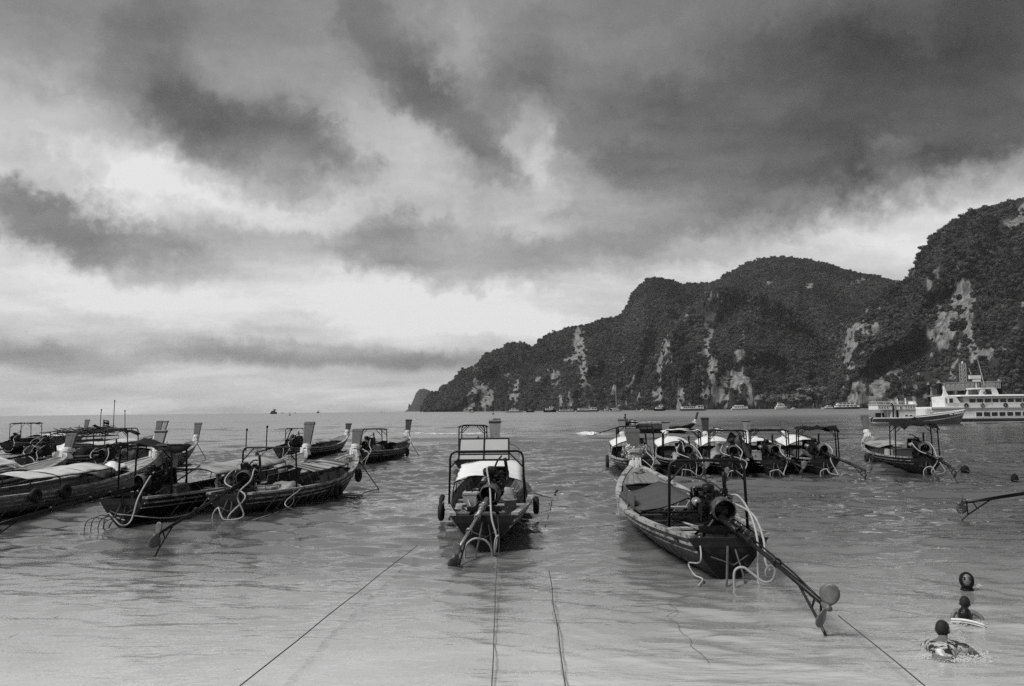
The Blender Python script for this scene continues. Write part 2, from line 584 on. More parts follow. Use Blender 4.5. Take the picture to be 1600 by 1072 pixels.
# ================================================================== the sea
def build_sea():
    az_f = np.radians(np.arange(-41.0, 41.01, 0.115))
    az_c = np.radians(np.arange(46, 316, 6.0))
    az = np.concatenate([az_f, az_c])
    r = [4.0]
    while r[-1] < 62:
        d = max(0.04, min(r[-1] ** 2 / 2150, 0.16))
        r.append(r[-1] + d)
    while r[-1] < 320:
        r.append(r[-1] * 1.007)
    while r[-1] < 4800:
        r.append(r[-1] * 1.12)
    r = np.array(r)
    RR, AA = np.meshgrid(r, az, indexing='ij')
    X = RR * np.sin(AA)
    Y = RR * np.cos(AA)
    Z = np.zeros_like(X)
    dr = np.gradient(r)[:, None]
    amp_az = np.clip((np.radians(43) - np.abs(np.where(AA > math.pi, AA - 2 * math.pi, AA))) / np.radians(3), 0, 1)
    far = np.clip((320 - RR) / 120, 0, 1)
    patch = 0.45 + 0.9 * fbm(X * 0.05 + 9, Y * 0.13 + 3, 3)
    nearcalm = 0.36 + 0.64 * np.clip((Y - 8.0) / 9.0, 0, 1) + 0.55 * np.clip((Y - 14.0) / 12.0, 0, 1)
    rng = np.random.default_rng(3)
    for i in range(72):
        lam = 0.24 * (1.6 / 0.24) ** (rng.random() ** 1.3) if i < 58 else 3.0 * (14.0 / 3.0) ** rng.random()
        th = rng.normal(0.14, 0.34)
        k = 2 * math.pi / lam
        slope = 0.033 * (0.75 + 0.5 * rng.random()) * (1.1 if lam < 0.42 else 1.3 if lam < 1.7 else .6)
        ph = rng.random() * 6.28
        wx = X + 0.35 * lam * np.sin(Y * 0.7 / lam + ph * 3) * 0.4
        w = np.sin(k * (wx * math.sin(th) + Y * math.cos(th)) + ph)
        lod = np.clip((lam / (2.6 * dr) - 0.8) / 0.7, 0, 1)
        env = np.clip(vnoise(X / (lam * 4.5) + i * 7.7, Y / (lam * 2.6) + i * 3.1) * 2.6 - .55, 0, 2)
        Z += slope / k * (w + 0.42 * (w * w - .5)) * lod * env
    # rings round the swimmers
    for (px, py, s) in ((1510, 918, 1.0), (1508, 970, 1.0), (1478, 1028, 1.4)):
        c = at(px, py)
        d = np.sqrt((X - c.x) ** 2 + ((Y - c.y)) ** 2)
        Z += 0.012 * s * np.sin(d * 9.0 - 0.6) * np.exp(-d / 1.1)
    Z *= amp_az * far * patch * nearcalm
    nr, na = X.shape
    verts = np.stack([X, Y, Z], -1).reshape(-1, 3)
    cidx = len(verts)
    verts = np.vstack([verts, [[0, 0, 0]]])
    i = np.arange(nr - 1)[:, None] * na
    j = np.arange(na)[None, :]
    j2 = (j + 1) % na
    quads = np.stack([i + j, i + j2, i + na + j2, i + na + j], -1).reshape(-1, 4)[:, ::-1]
    tris = np.stack([np.full(na, cidx), (np.arange(na) + 1) % na, np.arange(na)], -1)[:, ::-1]
    me = bpy.data.meshes.new('sea')
    nq, ntri = len(quads), len(tris)
    me.vertices.add(len(verts))
    me.vertices.foreach_set('co', verts.ravel())
    me.loops.add(nq * 4 + ntri * 3)
    me.loops.foreach_set('vertex_index', np.concatenate([quads.ravel(), tris.ravel()]).astype(np.int32))
    me.polygons.add(nq + ntri)
    me.polygons.foreach_set('loop_start', np.concatenate([np.arange(nq) * 4, nq * 4 + np.arange(ntri) * 3]).astype(np.int32))
    me.polygons.foreach_set('use_smooth', np.ones(nq + ntri, bool))
    me.update(calc_edges=True)
    me.validate()
    # flip if it faces down
    if me.polygons[10].normal.z < 0:
        me.flip_normals()
    o = bpy.data.objects.new('sea', me)
    COL.objects.link(o)
    m = bpy.data.materials.new('sea_water')
    m.use_nodes = True
    nt = m.node_tree
    L = nt.links.new
    p = nt.nodes['Principled BSDF']
    geo = nn(nt, 'ShaderNodeNewGeometry')
    sep = nn(nt, 'ShaderNodeSeparateXYZ')
    L(geo.outputs['Position'], sep.inputs[0])
    big = nn(nt, 'ShaderNodeTexNoise', i={'Scale': 0.09, 'Detail': 4.0, 'Roughness': 0.6})
    mpb = nn(nt, 'ShaderNodeMapping')
    mpb.inputs['Scale'].default_value = (1, 1.5, 1)
    L(geo.outputs['Position'], mpb.inputs[0])
    L(mpb.outputs[0], big.inputs['Vector'])
    # the sandy bottom falls away from the beach: pale and milky inshore, dark further out
    dist = mth(nt, 'MULTIPLY', sep.outputs[1], mth(nt, 'ADD', 0.72, mth(nt, 'MULTIPLY', big.outputs['Fac'], 0.56)))
    lg = mth(nt, 'LOGARITHM', mth(nt, 'MAXIMUM', dist, 1.0), 10.0)
    ramp = nn(nt, 'ShaderNodeValToRGB')
    cr = ramp.color_ramp
    st = SEA_TONES
    while len(cr.elements) < len(st):
        cr.elements.new(0.5)
    for e, (d, v) in zip(cr.elements, st):
        e.position = math.log10(d) / 4.0
        e.color = g(v)
    L(mth(nt, 'DIVIDE', lg, 4.0), ramp.inputs[0])
    mott = nn(nt, 'ShaderNodeTexNoise', i={'Scale': 0.8, 'Detail': 6.0, 'Roughness': 0.65})
    mp2 = nn(nt, 'ShaderNodeMapping')
    mp2.inputs['Scale'].default_value = (0.5, 1.3, 1)
    L(geo.outputs['Position'], mp2.inputs[0])
    L(mp2.outputs[0], mott.inputs['Vector'])
    L(mth(nt, 'MULTIPLY', ramp.outputs[0], mth(nt, 'ADD', 0.8, mth(nt, 'MULTIPLY', mott.outputs['Fac'], 0.4))), p.inputs['Base Color'])
    p.inputs['IOR'].default_value = 2.0
    p.inputs['Specular IOR Level'].default_value = 0.5
    rr = nn(nt, 'ShaderNodeMapRange', i={'From Min': 15.0, 'From Max': 300.0, 'To Min': 0.03, 'To Max': 0.36})
    L(sep.outputs[1], rr.inputs['Value'])
    L(rr.outputs[0], p.inputs['Roughness'])
    hs = None
    for (s, sx, sy, w, det) in ((1.6, 0.55, 1.5, 1.0, 5.0), (6.0, 0.6, 1.6, 0.35, 4.0), (0.35, 0.5, 1.6, 2.4, 4.0), (0.05, .35, 1.7, 9.0, 4.0)):
        mp = nn(nt, 'ShaderNodeMapping')
        mp.inputs['Scale'].default_value = (sx, sy, 1)
        mp.inputs['Rotation'].default_value = (0, 0, R(6))
        L(geo.outputs['Position'], mp.inputs[0])
        n = nn(nt, 'ShaderNodeTexNoise', i={'Scale': s, 'Detail': det, 'Roughness': 0.55})
        L(mp.outputs[0], n.inputs['Vector'])
        q = mth(nt, 'MULTIPLY', n.outputs['Fac'], w)
        hs = q if hs is None else mth(nt, 'ADD', hs, q)
    b = nn(nt, 'ShaderNodeBump', i={'Strength': 1.0, 'Distance': SEA_BUMP})
    L(hs, b.inputs['Height'])
    L(b.outputs[0], p.inputs['Normal'])
    # water over pale sand: the bottom's glow under a mirror that strengthens towards grazing view
    dif = nn(nt, 'ShaderNodeBsdfDiffuse')
    glo = nn(nt, 'ShaderNodeBsdfGlossy')
    mixs = nn(nt, 'ShaderNodeMixShader')
    L(p.inputs['Base Color'].links[0].from_socket, dif.inputs['Color'])
    L(rr.outputs[0], glo.inputs['Roughness'])
    L(b.outputs[0], glo.inputs['Normal'])
    L(b.outputs[0], dif.inputs['Normal'])
    lw = nn(nt, 'ShaderNodeLayerWeight', i={'Blend': 0.5})
    L(b.outputs[0], lw.inputs['Normal'])
    L(mth(nt, 'ADD', mth(nt, 'MULTIPLY', mth(nt, 'POWER', lw.outputs['Facing'], 2.0), 0.74), 0.14), mixs.inputs[0])
    L(dif.outputs[0], mixs.inputs[1])
    L(glo.outputs[0], mixs.inputs[2])
    mo = [q for q in nt.nodes if q.type == 'OUTPUT_MATERIAL'][0]
    L(mixs.outputs[0], mo.inputs['Surface'])
    nt.nodes.remove(p)
    me.materials.append(m)
    tag(o, kind='structure')
    return o


SEA_BUMP = 0.026
SEA_TONES = [(1.0, .68), (8.0, .62), (11.0, .40), (16.0, .15), (30.0, .07), (80.0, .11), (300.0, .11), (900.0, .03), (2500.0, .02)]
sea = build_sea()

# ================================================================== hills
M_GREEN = mat('forest_floor', 0.035, 0.9, 0.6, 0.12, 0.0, fine=0.5)


def rock_material():
    m = bpy.data.materials.new('limestone_cliff')
    m.use_nodes = True
    nt = m.node_tree
    L = nt.links.new
    p = nt.nodes['Principled BSDF']
    p.inputs['Roughness'].default_value = 0.9
    geo = nn(nt, 'ShaderNodeNewGeometry')
    mp = nn(nt, 'ShaderNodeMapping')
    mp.inputs['Scale'].default_value = (1.6, 1.6, 0.12)
    L(geo.outputs['Position'], mp.inputs[0])
    n1 = nn(nt, 'ShaderNodeTexNoise', i={'Scale': 0.11, 'Detail': 9.0, 'Roughness': 0.72})
    L(mp.outputs[0], n1.inputs['Vector'])
    n2 = nn(nt, 'ShaderNodeTexNoise', i={'Scale': 0.05, 'Detail': 7.0, 'Roughness': 0.7})
    L(geo.outputs['Position'], n2.inputs['Vector'])
    at_ = nn(nt, 'ShaderNodeAttribute', attribute_name='rock')
    rampv = nn(nt, 'ShaderNodeMapRange', i={'From Min': 0.36, 'From Max': 0.62, 'To Min': 0.03, 'To Max': 0.27})
    L(n1.outputs['Fac'], rampv.inputs['Value'])
    fac = nn(nt, 'ShaderNodeMapRange', i={'From Min': 0.32, 'From Max': 0.66})
    L(mth(nt, 'ADD', at_.outputs['Fac'], mth(nt, 'MULTIPLY', mth(nt, 'SUBTRACT', n2.outputs['Fac'], 0.5), 0.9)), fac.inputs['Value'])
    mx = nn(nt, 'ShaderNodeMix', data_type='FLOAT')
    L(fac.outputs[0], mx.inputs[0])
    mx.inputs[2].default_value = 0.016
    L(rampv.outputs[0], mx.inputs[3])
    L(mx.outputs[0], p.inputs['Base Color'])
    b = nn(nt, 'ShaderNodeBump', i={'Strength': 0.9, 'Distance': 4.0})
    L(n1.outputs['Fac'], b.inputs['Height'])
    L(b.outputs[0], p.inputs['Normal'])
    return m


M_CLIFF = rock_material()


def leaf_material(name, lo, hi):
    m = bpy.data.materials.new(name)
    m.use_nodes = True
    nt = m.node_tree
    L = nt.links.new
    p = nt.nodes['Principled BSDF']
    p.inputs['Roughness'].default_value = 0.75
    p.inputs['Specular IOR Level'].default_value = 0.25
    oi = nn(nt, 'ShaderNodeObjectInfo')
    geo = nn(nt, 'ShaderNodeNewGeometry')
    n = nn(nt, 'ShaderNodeTexNoise', i={'Scale': 0.011, 'Detail': 4.0, 'Roughness': 0.6})
    L(geo.outputs['Position'], n.inputs['Vector'])
    f = mth(nt, 'ADD', mth(nt, 'MULTIPLY', mth(nt, 'POWER', oi.outputs['Random'], 1.6), 0.55), mth(nt, 'MULTIPLY', geo.outputs['Random Per Island'], 0.3))
    nb = nn(nt, 'ShaderNodeTexNoise', i={'Scale': 0.0045, 'Detail': 3.0, 'Roughness': 0.6})
    L(geo.outputs['Position'], nb.inputs['Vector'])
    f = mth(nt, 'ADD', f, mth(nt, 'MULTIPLY', mth(nt, 'SUBTRACT', nb.outputs['Fac'], 0.5), 1.4))
    f = mth(nt, 'ADD', f, mth(nt, 'MULTIPLY', mth(nt, 'SUBTRACT', n.outputs['Fac'], 0.48), 1.4), clamp=True)
    mr = nn(nt, 'ShaderNodeMapRange', i={'To Min': lo, 'To Max': hi})
    L(f, mr.inputs['Value'])
    L(mr.outputs[0], p.inputs['Base Color'])
    return m


M_LEAF = leaf_material('jungle_leaves', 0.004, 0.080)
M_SHORELEAF = leaf_material('shore_leaves', 0.05, 0.17)
M_BARK = mat('bark', 0.09, 0.9, 0.5, 4.0, 0.4)


def crown_mesh(name, seed, n=150, mats=None, flat=0.7, core=True):
    """an uneven crown: lobes of leaf sprays round a dark core, about 1 unit in radius"""
    rnd = random.Random(seed)
    lobes = []
    for k in range(rnd.randint(6, 9)):
        a = rnd.random() * 6.28
        rr = rnd.uniform(0.15, 0.68)
        lobes.append((Vector((rr * math.cos(a), rr * math.sin(a), rnd.uniform(0.05, 0.75) * flat)), rnd.uniform(0.28, 0.5)))
    mb = MB()
    if core:
        for c, r in lobes:
            mb.ball(c - Vector((0, 0, .08)), (r * .8, r * .8, r * .66), 6, 4)
        mb.ball((0, 0, -0.1), (.62, .62, .5), 7, 4)
    for i in range(n):
        c, r = lobes[i % len(lobes)]
        d = Vector((rnd.gauss(0, 1), rnd.gauss(0, 1), rnd.gauss(0.35, 0.8))).normalized()
        q = c + Vector((d.x * r, d.y * r, d.z * r * 0.8)) * rnd.uniform(0.8, 1.08)
        nrm = (d + Vector((rnd.gauss(0, .42), rnd.gauss(0, .42), rnd.gauss(.3, .3)))).normalized()
        a = nrm.orthogonal().normalized()
        b = nrm.cross(a)
        s = rnd.uniform(0.08, 0.18)
        t = rnd.random() * 6.28
        u = a * math.cos(t) + b * math.sin(t)
        w = nrm.cross(u)
        mb.add([q - u * s, q - w * s * .62 - nrm * s * .12, q + u * s * 1.15 - nrm * s * .25, q + w * s * .62], [(0, 1, 2, 3)])
    return mb.mesh(name, mats or M_LEAF)


CROWNS = bpy.data.collections.new('crown_shapes')
for k in range(6):
    CROWNS.objects.link(bpy.data.objects.new('crown_shape', crown_mesh('crown_shape', 40 + k, 210, flat=0.45 + 0.16 * k)))


def forest_nodes(name, density, smin, smax, seed):
    ng = bpy.data.node_groups.new(name, 'GeometryNodeTree')
    ng.interface.new_socket('Geometry', in_out='INPUT', socket_type='NodeSocketGeometry')
    ng.interface.new_socket('Geometry', in_out='OUTPUT', socket_type='NodeSocketGeometry')
    L = ng.links.new
    gi = ng.nodes.new('NodeGroupInput')
    go = ng.nodes.new('NodeGroupOutput')
    dp = ng.nodes.new('GeometryNodeDistributePointsOnFaces')
    dp.distribute_method = 'RANDOM'
    dp.inputs['Seed'].default_value = seed
    na = ng.nodes.new('GeometryNodeInputNamedAttribute')
    na.data_type = 'FLOAT'
    na.inputs[0].default_value = 'trees'
    mu = ng.nodes.new('ShaderNodeMath')
    mu.operation = 'MULTIPLY'
    mu.inputs[1].default_value = density
    L(na.outputs[0], mu.inputs[0])
    L(mu.outputs[0], dp.inputs['Density'])
    L(gi.outputs[0], dp.inputs['Mesh'])
    ci = ng.nodes.new('GeometryNodeCollectionInfo')
    ci.inputs['Collection'].default_value = CROWNS
    ci.inputs['Separate Children'].default_value = True
    ci.inputs['Reset Children'].default_value = True
    ip = ng.nodes.new('GeometryNodeInstanceOnPoints')
    ip.inputs['Pick Instance'].default_value = True
    L(dp.outputs['Points'], ip.inputs['Points'])
    L(ci.outputs[0], ip.inputs['Instance'])
    rv = ng.nodes.new('FunctionNodeRandomValue')
    rv.data_type = 'FLOAT_VECTOR'
    rv.inputs[0].default_value = (-.15, -.15, 0)
    rv.inputs[1].default_value = (.15, .15, 6.283)
    L(rv.outputs[0], ip.inputs['Rotation'])
    r1 = ng.nodes.new('FunctionNodeRandomValue')
    r1.data_type = 'FLOAT'
    r1.inputs[2].default_value = 0.0
    r1.inputs[3].default_value = 1.0
    r1.inputs['Seed'].default_value = 5
    pw = ng.nodes.new('ShaderNodeMath')
    pw.operation = 'POWER'
    pw.inputs[1].default_value = 2.6
    L(r1.outputs[1], pw.inputs[0])
    mr = ng.nodes.new('ShaderNodeMapRange')
    mr.inputs['To Min'].default_value = smin
    mr.inputs['To Max'].default_value = smax
    L(pw.outputs[0], mr.inputs['Value'])
    L(mr.outputs[0], ip.inputs['Scale'])
    L(ip.outputs[0], go.inputs[0])
    return ng


def project(P):
    """world points -> photograph pixels"""
    Q = (P - np.array([0, 0, CAM_H])) @ np.array(CM.to_3x3())
    return 800 + FPX * Q[:, 0] / -Q[:, 2], 536 - FPX * Q[:, 1] / -Q[:, 2]


def hill(name, sil, Db, Dr, cliffs, nv=64, step=3.0, butt=55.0, tree=None, gp=1.25, canopy=4.0, seed=0):
    """sil: ridge line as seen; Db / Dr: distance of the shore and of the ridge (start, end)"""
    sil = np.array(sil, float)
    n = int((sil[-1, 0] - sil[0, 0]) / step) + 1
    px = np.linspace(sil[0, 0], sil[-1, 0], n)
    py = np.interp(px, sil[:, 0], sil[:, 1])
    u = np.linspace(0, 1, n)
    db = np.interp(u, np.linspace(0, 1, len(Db)), Db)
    drr = np.interp(u, np.linspace(0, 1, len(Dr)), Dr)
    ridge = np.array([deep(a, b, d)[:] for a, b, d in zip(px, py, drr)])
    dirs = ridge[:, :2] / ridge[:, 1:2]
    vv = np.concatenate([np.linspace(0, 1, nv), 1 + np.linspace(0.06, 0.8, 8)])
    U, Vv = np.meshgrid(np.arange(n), vv, indexing='ij')
    H = np.maximum(ridge[:, 2] - canopy, 1.0)[:, None]
    vin = np.minimum(Vv, 1)
    back = np.maximum(Vv - 1, 0)
    # lateral coordinate in metres
    lat = (px * db.mean() / FPX)[:, None] * np.ones_like(Vv)
    zrel = vin ** 1.0
    Zm = H * zrel - 3.0 * (1 - vin)
    env = np.sin(np.pi * np.clip(vin, 0, 1)) ** 0.7
    gul = np.abs(fbm(lat / 150 + seed + .25 * fbm(lat / 90, vin * 3, 2), vin * 1.3 + seed, 3) - 0.5) * 2.6
    gul2 = np.abs(fbm(lat / 52 + seed * 3, vin * 3.4 + 7, 3) - 0.5) * 2.6
    fine = fbm(lat / 22 + seed, Zm / 26.0, 3) - 0.5
    span = (drr - db)[:, None]
    D = db[:, None] + span * vin ** gp + env * (butt * (gul - 0.35) * 2.6 + butt * 0.9 * (gul2 - 0.35) + 12 * fine)
    D = np.where(back > 0, drr[:, None] + span * 1.2 * back + 30 * back, D)
    Zm = np.where(back > 0, H * (1 - back * 0.9) , Zm + env * 5 * fine)
    X = dirs[:, 0:1] * D
    P = np.stack([X, D, Zm], -1).reshape(-1, 3)
    qx, qy = project(P)
    rock = np.zeros(len(P))
    nz = fbm(qx / 7.0 + seed, qy / 16.0, 4) - 0.5
    nz2 = fbm(qx / 3.2 + seed * 2, qy / 26.0, 3) - 0.5
    low = np.clip((qy - py.min()) / (643 - py.min()), 0, 1)
    if tree:
        st = fbm(qx / 5.0 + seed * 5, qy / 34.0, 3) + .55 * (fbm(qx / 40.0 + seed, qy / 40.0 + 3, 2) - .5)
        rock = np.clip((st - .66) * 7, 0, 1) * np.clip((low - .22) * 2.5, 0, 1)
    for (cx, cy, w, h, rot) in cliffs:
        a = R(rot)
        dx, dy = qx - cx, qy - cy
        ex = (dx * math.cos(a) + dy * math.sin(a)) / (w / 2)
        ey = (-dx * math.sin(a) + dy * math.cos(a)) / (h / 2)
        d = np.sqrt(ex ** 2 + ey ** 2)
        rock = np.maximum(rock, np.clip(1.38 - 0.75 * d + 1.5 * nz + 2.3 * nz2, 0, 1))
    rock[(Vv.reshape(-1) > 1)] = 0
    m2 = len(vv)
    i = np.arange(n - 1)[:, None] * m2
    j = np.arange(m2 - 1)[None, :]
    quads = np.stack([i + j, i + m2 + j, i + m2 + j + 1, i + j + 1], -1).reshape(-1, 4)
    me = bpy.data.meshes.new(name)
    me.from_pydata(P.tolist(), [], quads.tolist())
    me.polygons.foreach_set('use_smooth', [True] * len(me.polygons))
    me.materials.append(M_CLIFF)
    a1 = me.attributes.new('rock', 'FLOAT', 'POINT')
    a1.data.foreach_set('value', rock)
    tr = np.clip(1 - rock * 1.5, 0.10, 1)
    tr[P[:, 2] < 2.0] *= 0.3
    a2 = me.attributes.new('trees', 'FLOAT', 'POINT')
    a2.data.foreach_set('value', tr)
    o = bpy.data.objects.new(name, me)
    COL.objects.link(o)
    tag(o, kind='structure')
    if tree:
        dens, smin, smax = tree
        f = bpy.data.objects.new('forest', me)
        COL.objects.link(f)
        md = f.modifiers.new('forest', 'NODES')
        md.node_group = forest_nodes('forest_nodes', dens, smin, smax, seed)
        tag(f, kind='stuff')
    return o


FAR_ISLE = [(632, 643), (637, 640), (639, 630), (641.5, 634), (647, 622), (650, 614), (655, 608.5), (662, 607), (670, 609.5), (676, 614), (684, 611), (687, 604), (692, 600.5), (700, 600), (712, 605), (730, 620), (745, 643)]
hill('far_hills', FAR_ISLE, [4300, 4300], [4500, 4500], [], nv=20, step=1.0, butt=15, seed=2, canopy=0)
HEAD = [(659, 642), (660.5, 634), (665, 623), (672, 612), (685, 609), (694, 602), (707, 593), (720, 577), (737, 572), (750, 564), (757, 552), (772, 546), (785, 542), (792, 536), (807, 534), (820, 534), (828, 540), (836, 542), (845, 552), (860, 575), (875, 643)]
hill('hills', HEAD, [1950, 1800], [2080, 2150], [
    (743, 612, 9, 30, 8), (737, 626, 16, 26, 15), (753, 625, 9, 26, -12), (762, 608, 18, 16, 20), (766, 622, 12, 26, -10), (748, 602, 8, 14, 0), (733, 634, 10, 16, 0),
    (800, 617, 7, 22, 5), (794, 608, 4, 16, 0), (813, 625, 7, 12, 0), (827, 625, 10, 14, 25), (760, 566, 5, 4, 0)],
    tree=(0.030, 3.0, 8.0), butt=40, seed=4)
HEAD2 = [(800, 643), (815, 600), (828, 560), (836, 541), (840, 532), (852, 524), (865, 518), (890, 509), (917, 506), (940, 497), (967, 493), (985, 500), (1005, 540), (1030, 643)]
hill('hills', HEAD2, [1750, 1600], [2100, 2000], [
    (906, 560, 17, 56, -4), (903, 545, 10, 30, 0), (912, 580, 16, 34, -10), (869, 605, 13, 34, 3), (868, 590, 14, 16, 0), (842, 592, 12, 7, -15), (829, 598, 6, 14, 0), (875, 626, 6, 18, 0),
    (892, 625, 7, 14, 0), (960, 622, 13, 28, -4), (884, 563, 16, 5, -30), (972, 563, 5, 8, 0)],
    tree=(0.030, 3.0, 8.5), butt=55, seed=9)
MID = [(950, 643), (960, 560), (967, 493), (972, 490), (980, 476), (987, 462), (997, 446), (1007, 438), (1018, 433), (1034, 434), (1052, 438), (1070, 443), (1110, 441), (1125, 434), (1146, 422), (1170, 409), (1193, 403.5), (1217, 400), (1235, 401), (1261, 405), (1287, 409), (1313, 419), (1353, 427), (1379, 432), (1397, 439), (1420, 450), (1440, 470), (1460, 643)]
hill('hills', MID, [1650, 1600, 1500], [2050, 2300, 2200], [
    (1025, 472, 6, 10, 0), (1030, 560, 8, 30, 0), (1262, 445, 12, 6, 0), (1288, 467, 10, 6, 0), (1337, 443, 14, 10, -20), (1200, 443, 8, 8, 0), (1352, 436, 12, 5, 0), (1265, 448, 6, 10, 0)],
    tree=(0.026, 3.2, 9), butt=60, seed=14)
SPUR = [(985, 643), (998, 606), (1012, 572), (1026, 545), (1036, 515), (1046, 506), (1062, 498), (1072, 484), (1090, 466), (1110, 452), (1133, 444.5), (1165, 449), (1198, 459), (1235, 480), (1272, 511), (1292, 543), (1315, 590), (1345, 643)]
hill('hills', SPUR, [1420, 1300, 1250], [1580, 1620, 1500], [
    (1037, 556, 15, 50, 10), (1041, 540, 12, 26, 0), (1026, 613, 10, 34, 4), (1063, 620, 8, 30, 4), (1113, 484, 17, 34, 5), (1099, 500, 7, 26, 12), (1120, 497, 12, 12, 0), (1070, 492, 12, 10, 0),
    (1105, 545, 14, 36, 6), (1115, 570, 18, 40, -8), (1122, 540, 6, 20, 0), (1124, 608, 24, 38, 4), (1155, 594, 18, 40, 6), (1162, 590, 16, 24, 0), (1173, 612, 8, 30, 0), (1162, 531, 16, 14, 0), (1158, 552, 12, 18, -30)],
    tree=(0.026, 3.2, 9.5), butt=62, seed=21, gp=1.1)
RIGHT = [(1286, 643), (1297, 600), (1306, 570), (1314, 540), (1326, 502), (1350, 480), (1380, 455), (1403, 440), (1414, 439.5), (1420.5, 427), (1433, 408), (1439.5, 395), (1449, 379), (1471, 357), (1490, 344), (1516, 330), (1554, 319), (1585, 309.5), (1600, 305), (1660, 290), (1760, 280), (1900, 300), (2050, 380)]
hill('hills', RIGHT, [1150, 950, 800, 700], [1250, 1300, 1200, 1150], [
    (1326, 540, 22, 56, 14), (1345, 525, 24, 34, 25), (1338, 548, 22, 22, 20), (1366, 512, 12, 24, 20), (1490, 490, 34, 60, 22), (1478, 515, 30, 40, 38), (1508, 472, 28, 44, 8), (1468, 530, 26, 22, 30),
    (1340, 612, 34, 34, 0), (1372, 612, 32, 34, -8), (1355, 622, 50, 18, 0), (1335, 598, 18, 20, 0), (1525, 553, 30, 18, 20), (1538, 548, 10, 26, 0), (1590, 347, 26, 16, -20), (1598, 330, 10, 26, 0), (1524, 386, 12, 10, 0)],
    tree=(0.022, 3.2, 11), butt=48, seed=33, step=4.0, nv=90, gp=1.2)

# ================================================================== paints and stuffs of the boats
M_WOOD = mat('weathered_wood', 0.08, 0.7, 0.45, 3.0, 0.3, dirt=0.05, dirt_amt=0.5, stretch=(4, 0.6, 4))
M_WOODL = mat('pale_wood', 0.34, 0.65, 0.4, 3.0, 0.3, dirt=0.10, dirt_amt=0.4, stretch=(4, 0.6, 4))
M_WOODD = mat('dark_wood', 0.028, 0.6, 0.5, 3.0, 0.3, stretch=(4, 0.6, 4))
M_RAIL = mat('rail_paint', 0.34, 0.5, 0.35, 5.0, 0.2, dirt=0.07, dirt_amt=0.55, stretch=(2, 1, 2))
M_RAILD = mat('dark_rail', 0.07, 0.5, 0.4, 5.0, 0.2, dirt=0.04, dirt_amt=0.5)
M_DECK = mat('deck_paint', 0.19, 0.5, 0.4, 2.2, 0.2, dirt=0.09, dirt_amt=0.5, stretch=(3, .6, 1))
M_WHITE = mat('white_paint', 0.66, 0.4, 0.12, 3.0, 0.08, dirt=0.42, dirt_amt=0.25)
M_CANVW = mat('white_canvas', 0.66, 0.6, 0.10, 1.6, 0.12, dirt=0.52, dirt_amt=0.25)
M_CANVC = mat('cream_canvas', 0.50, 0.6, 0.14, 1.6, 0.15, dirt=0.30, dirt_amt=0.4)
M_CANVG = mat('grey_tarpaulin', 0.055, 0.45, 0.25, 1.4, 0.2, dirt=0.05, dirt_amt=0.4)
M_CANVM = mat('faded_canvas', 0.32, 0.7, 0.3, 1.8, 0.2, dirt=0.14, dirt_amt=0.5)
M_CANVD = mat('black_cloth', 0.007, 0.8, 0.4, 3.0, 0.3)
M_IRON = mat('greasy_iron', 0.006, 0.38, 0.6, 9.0, 0.4, dirt=0.08, dirt_amt=0.15)
M_IRON2 = mat('worn_shroud', 0.10, 0.4, 0.4, 7.0, 0.2, dirt=0.03, dirt_amt=0.5)
M_PIPE = mat('dark_pipe', 0.009, 0.4, 0.4, 8.0, 0.15)
M_STEEL = mat('dull_steel', 0.26, 0.4, 0.35, 8.0, 0.15, metal=0.5, dirt=0.08, dirt_amt=0.3)
M_PROP = mat('worn_bronze', 0.13, 0.45, 0.35, 6.0, 0.2, metal=0.3, dirt=0.08, dirt_amt=0.4)
M_RUBBER = mat('rubber', 0.014, 0.7, 0.4, 8.0, 0.3)
M_HOSE = mat('pale_hose', 0.34, 0.45, 0.2, 4.0, 0.1, dirt=0.25, dirt_amt=0.4)
M_ROPE = mat('rope', 0.28, 0.9, 0.4, 20.0, 0.4)
M_ROPED = mat('wet_rope', 0.06, 0.8, 0.4, 20.0, 0.4)
M_POST = mat('prow_paint', 0.10, 0.55, 0.35, 2.5, 0.2, dirt=0.06, dirt_amt=0.4, stretch=(3, 3, .6))
M_POSTL = mat('prow_paint_pale', 0.17, 0.55, 0.3, 2.5, 0.2, dirt=0.1, dirt_amt=0.4, stretch=(3, 3, .6))
M_PANEL = mat('side_board', 0.09, 0.6, 0.4, 2.0, 0.2, dirt=0.06, dirt_amt=0.5)
M_PANELL = mat('pale_board', 0.33, 0.6, 0.3, 2.0, 0.2, dirt=0.15, dirt_amt=0.4)
M_GLASSY = mat('cloudy_plastic', 0.36, 0.3, 0.15, 2.0, 0.05)
M_BOX = mat('crate_paint', 0.09, 0.5, 0.35, 4.0, 0.15, dirt=0.05, dirt_amt=0.4)
H_DARK = hull_mat('dark_hull', 0.015, 0.005, 0.035)
H_MID = hull_mat('worn_hull', 0.036, 0.006, 0.075, zlow=0.18)
H_BLACK = hull_mat('black_hull', 0.007, 0.004, 0.018)  # near-black hull, band under the rail slightly paler
H_LIGHT = hull_mat('pale_hull', 0.26, 0.015, 0.28, wear=1.2)
H_GREY = hull_mat('grey_hull', 0.07, 0.008, 0.11, zlow=0.05)

H_TRANSOM = hull_mat('stern_board', 0.009, 0.005, 0.018)  # black paint, with the shade at the sterns put into the tone too
BOATS = {}
BOATGROUP = 'longtail boats moored off the beach'


class Boat:
    pass


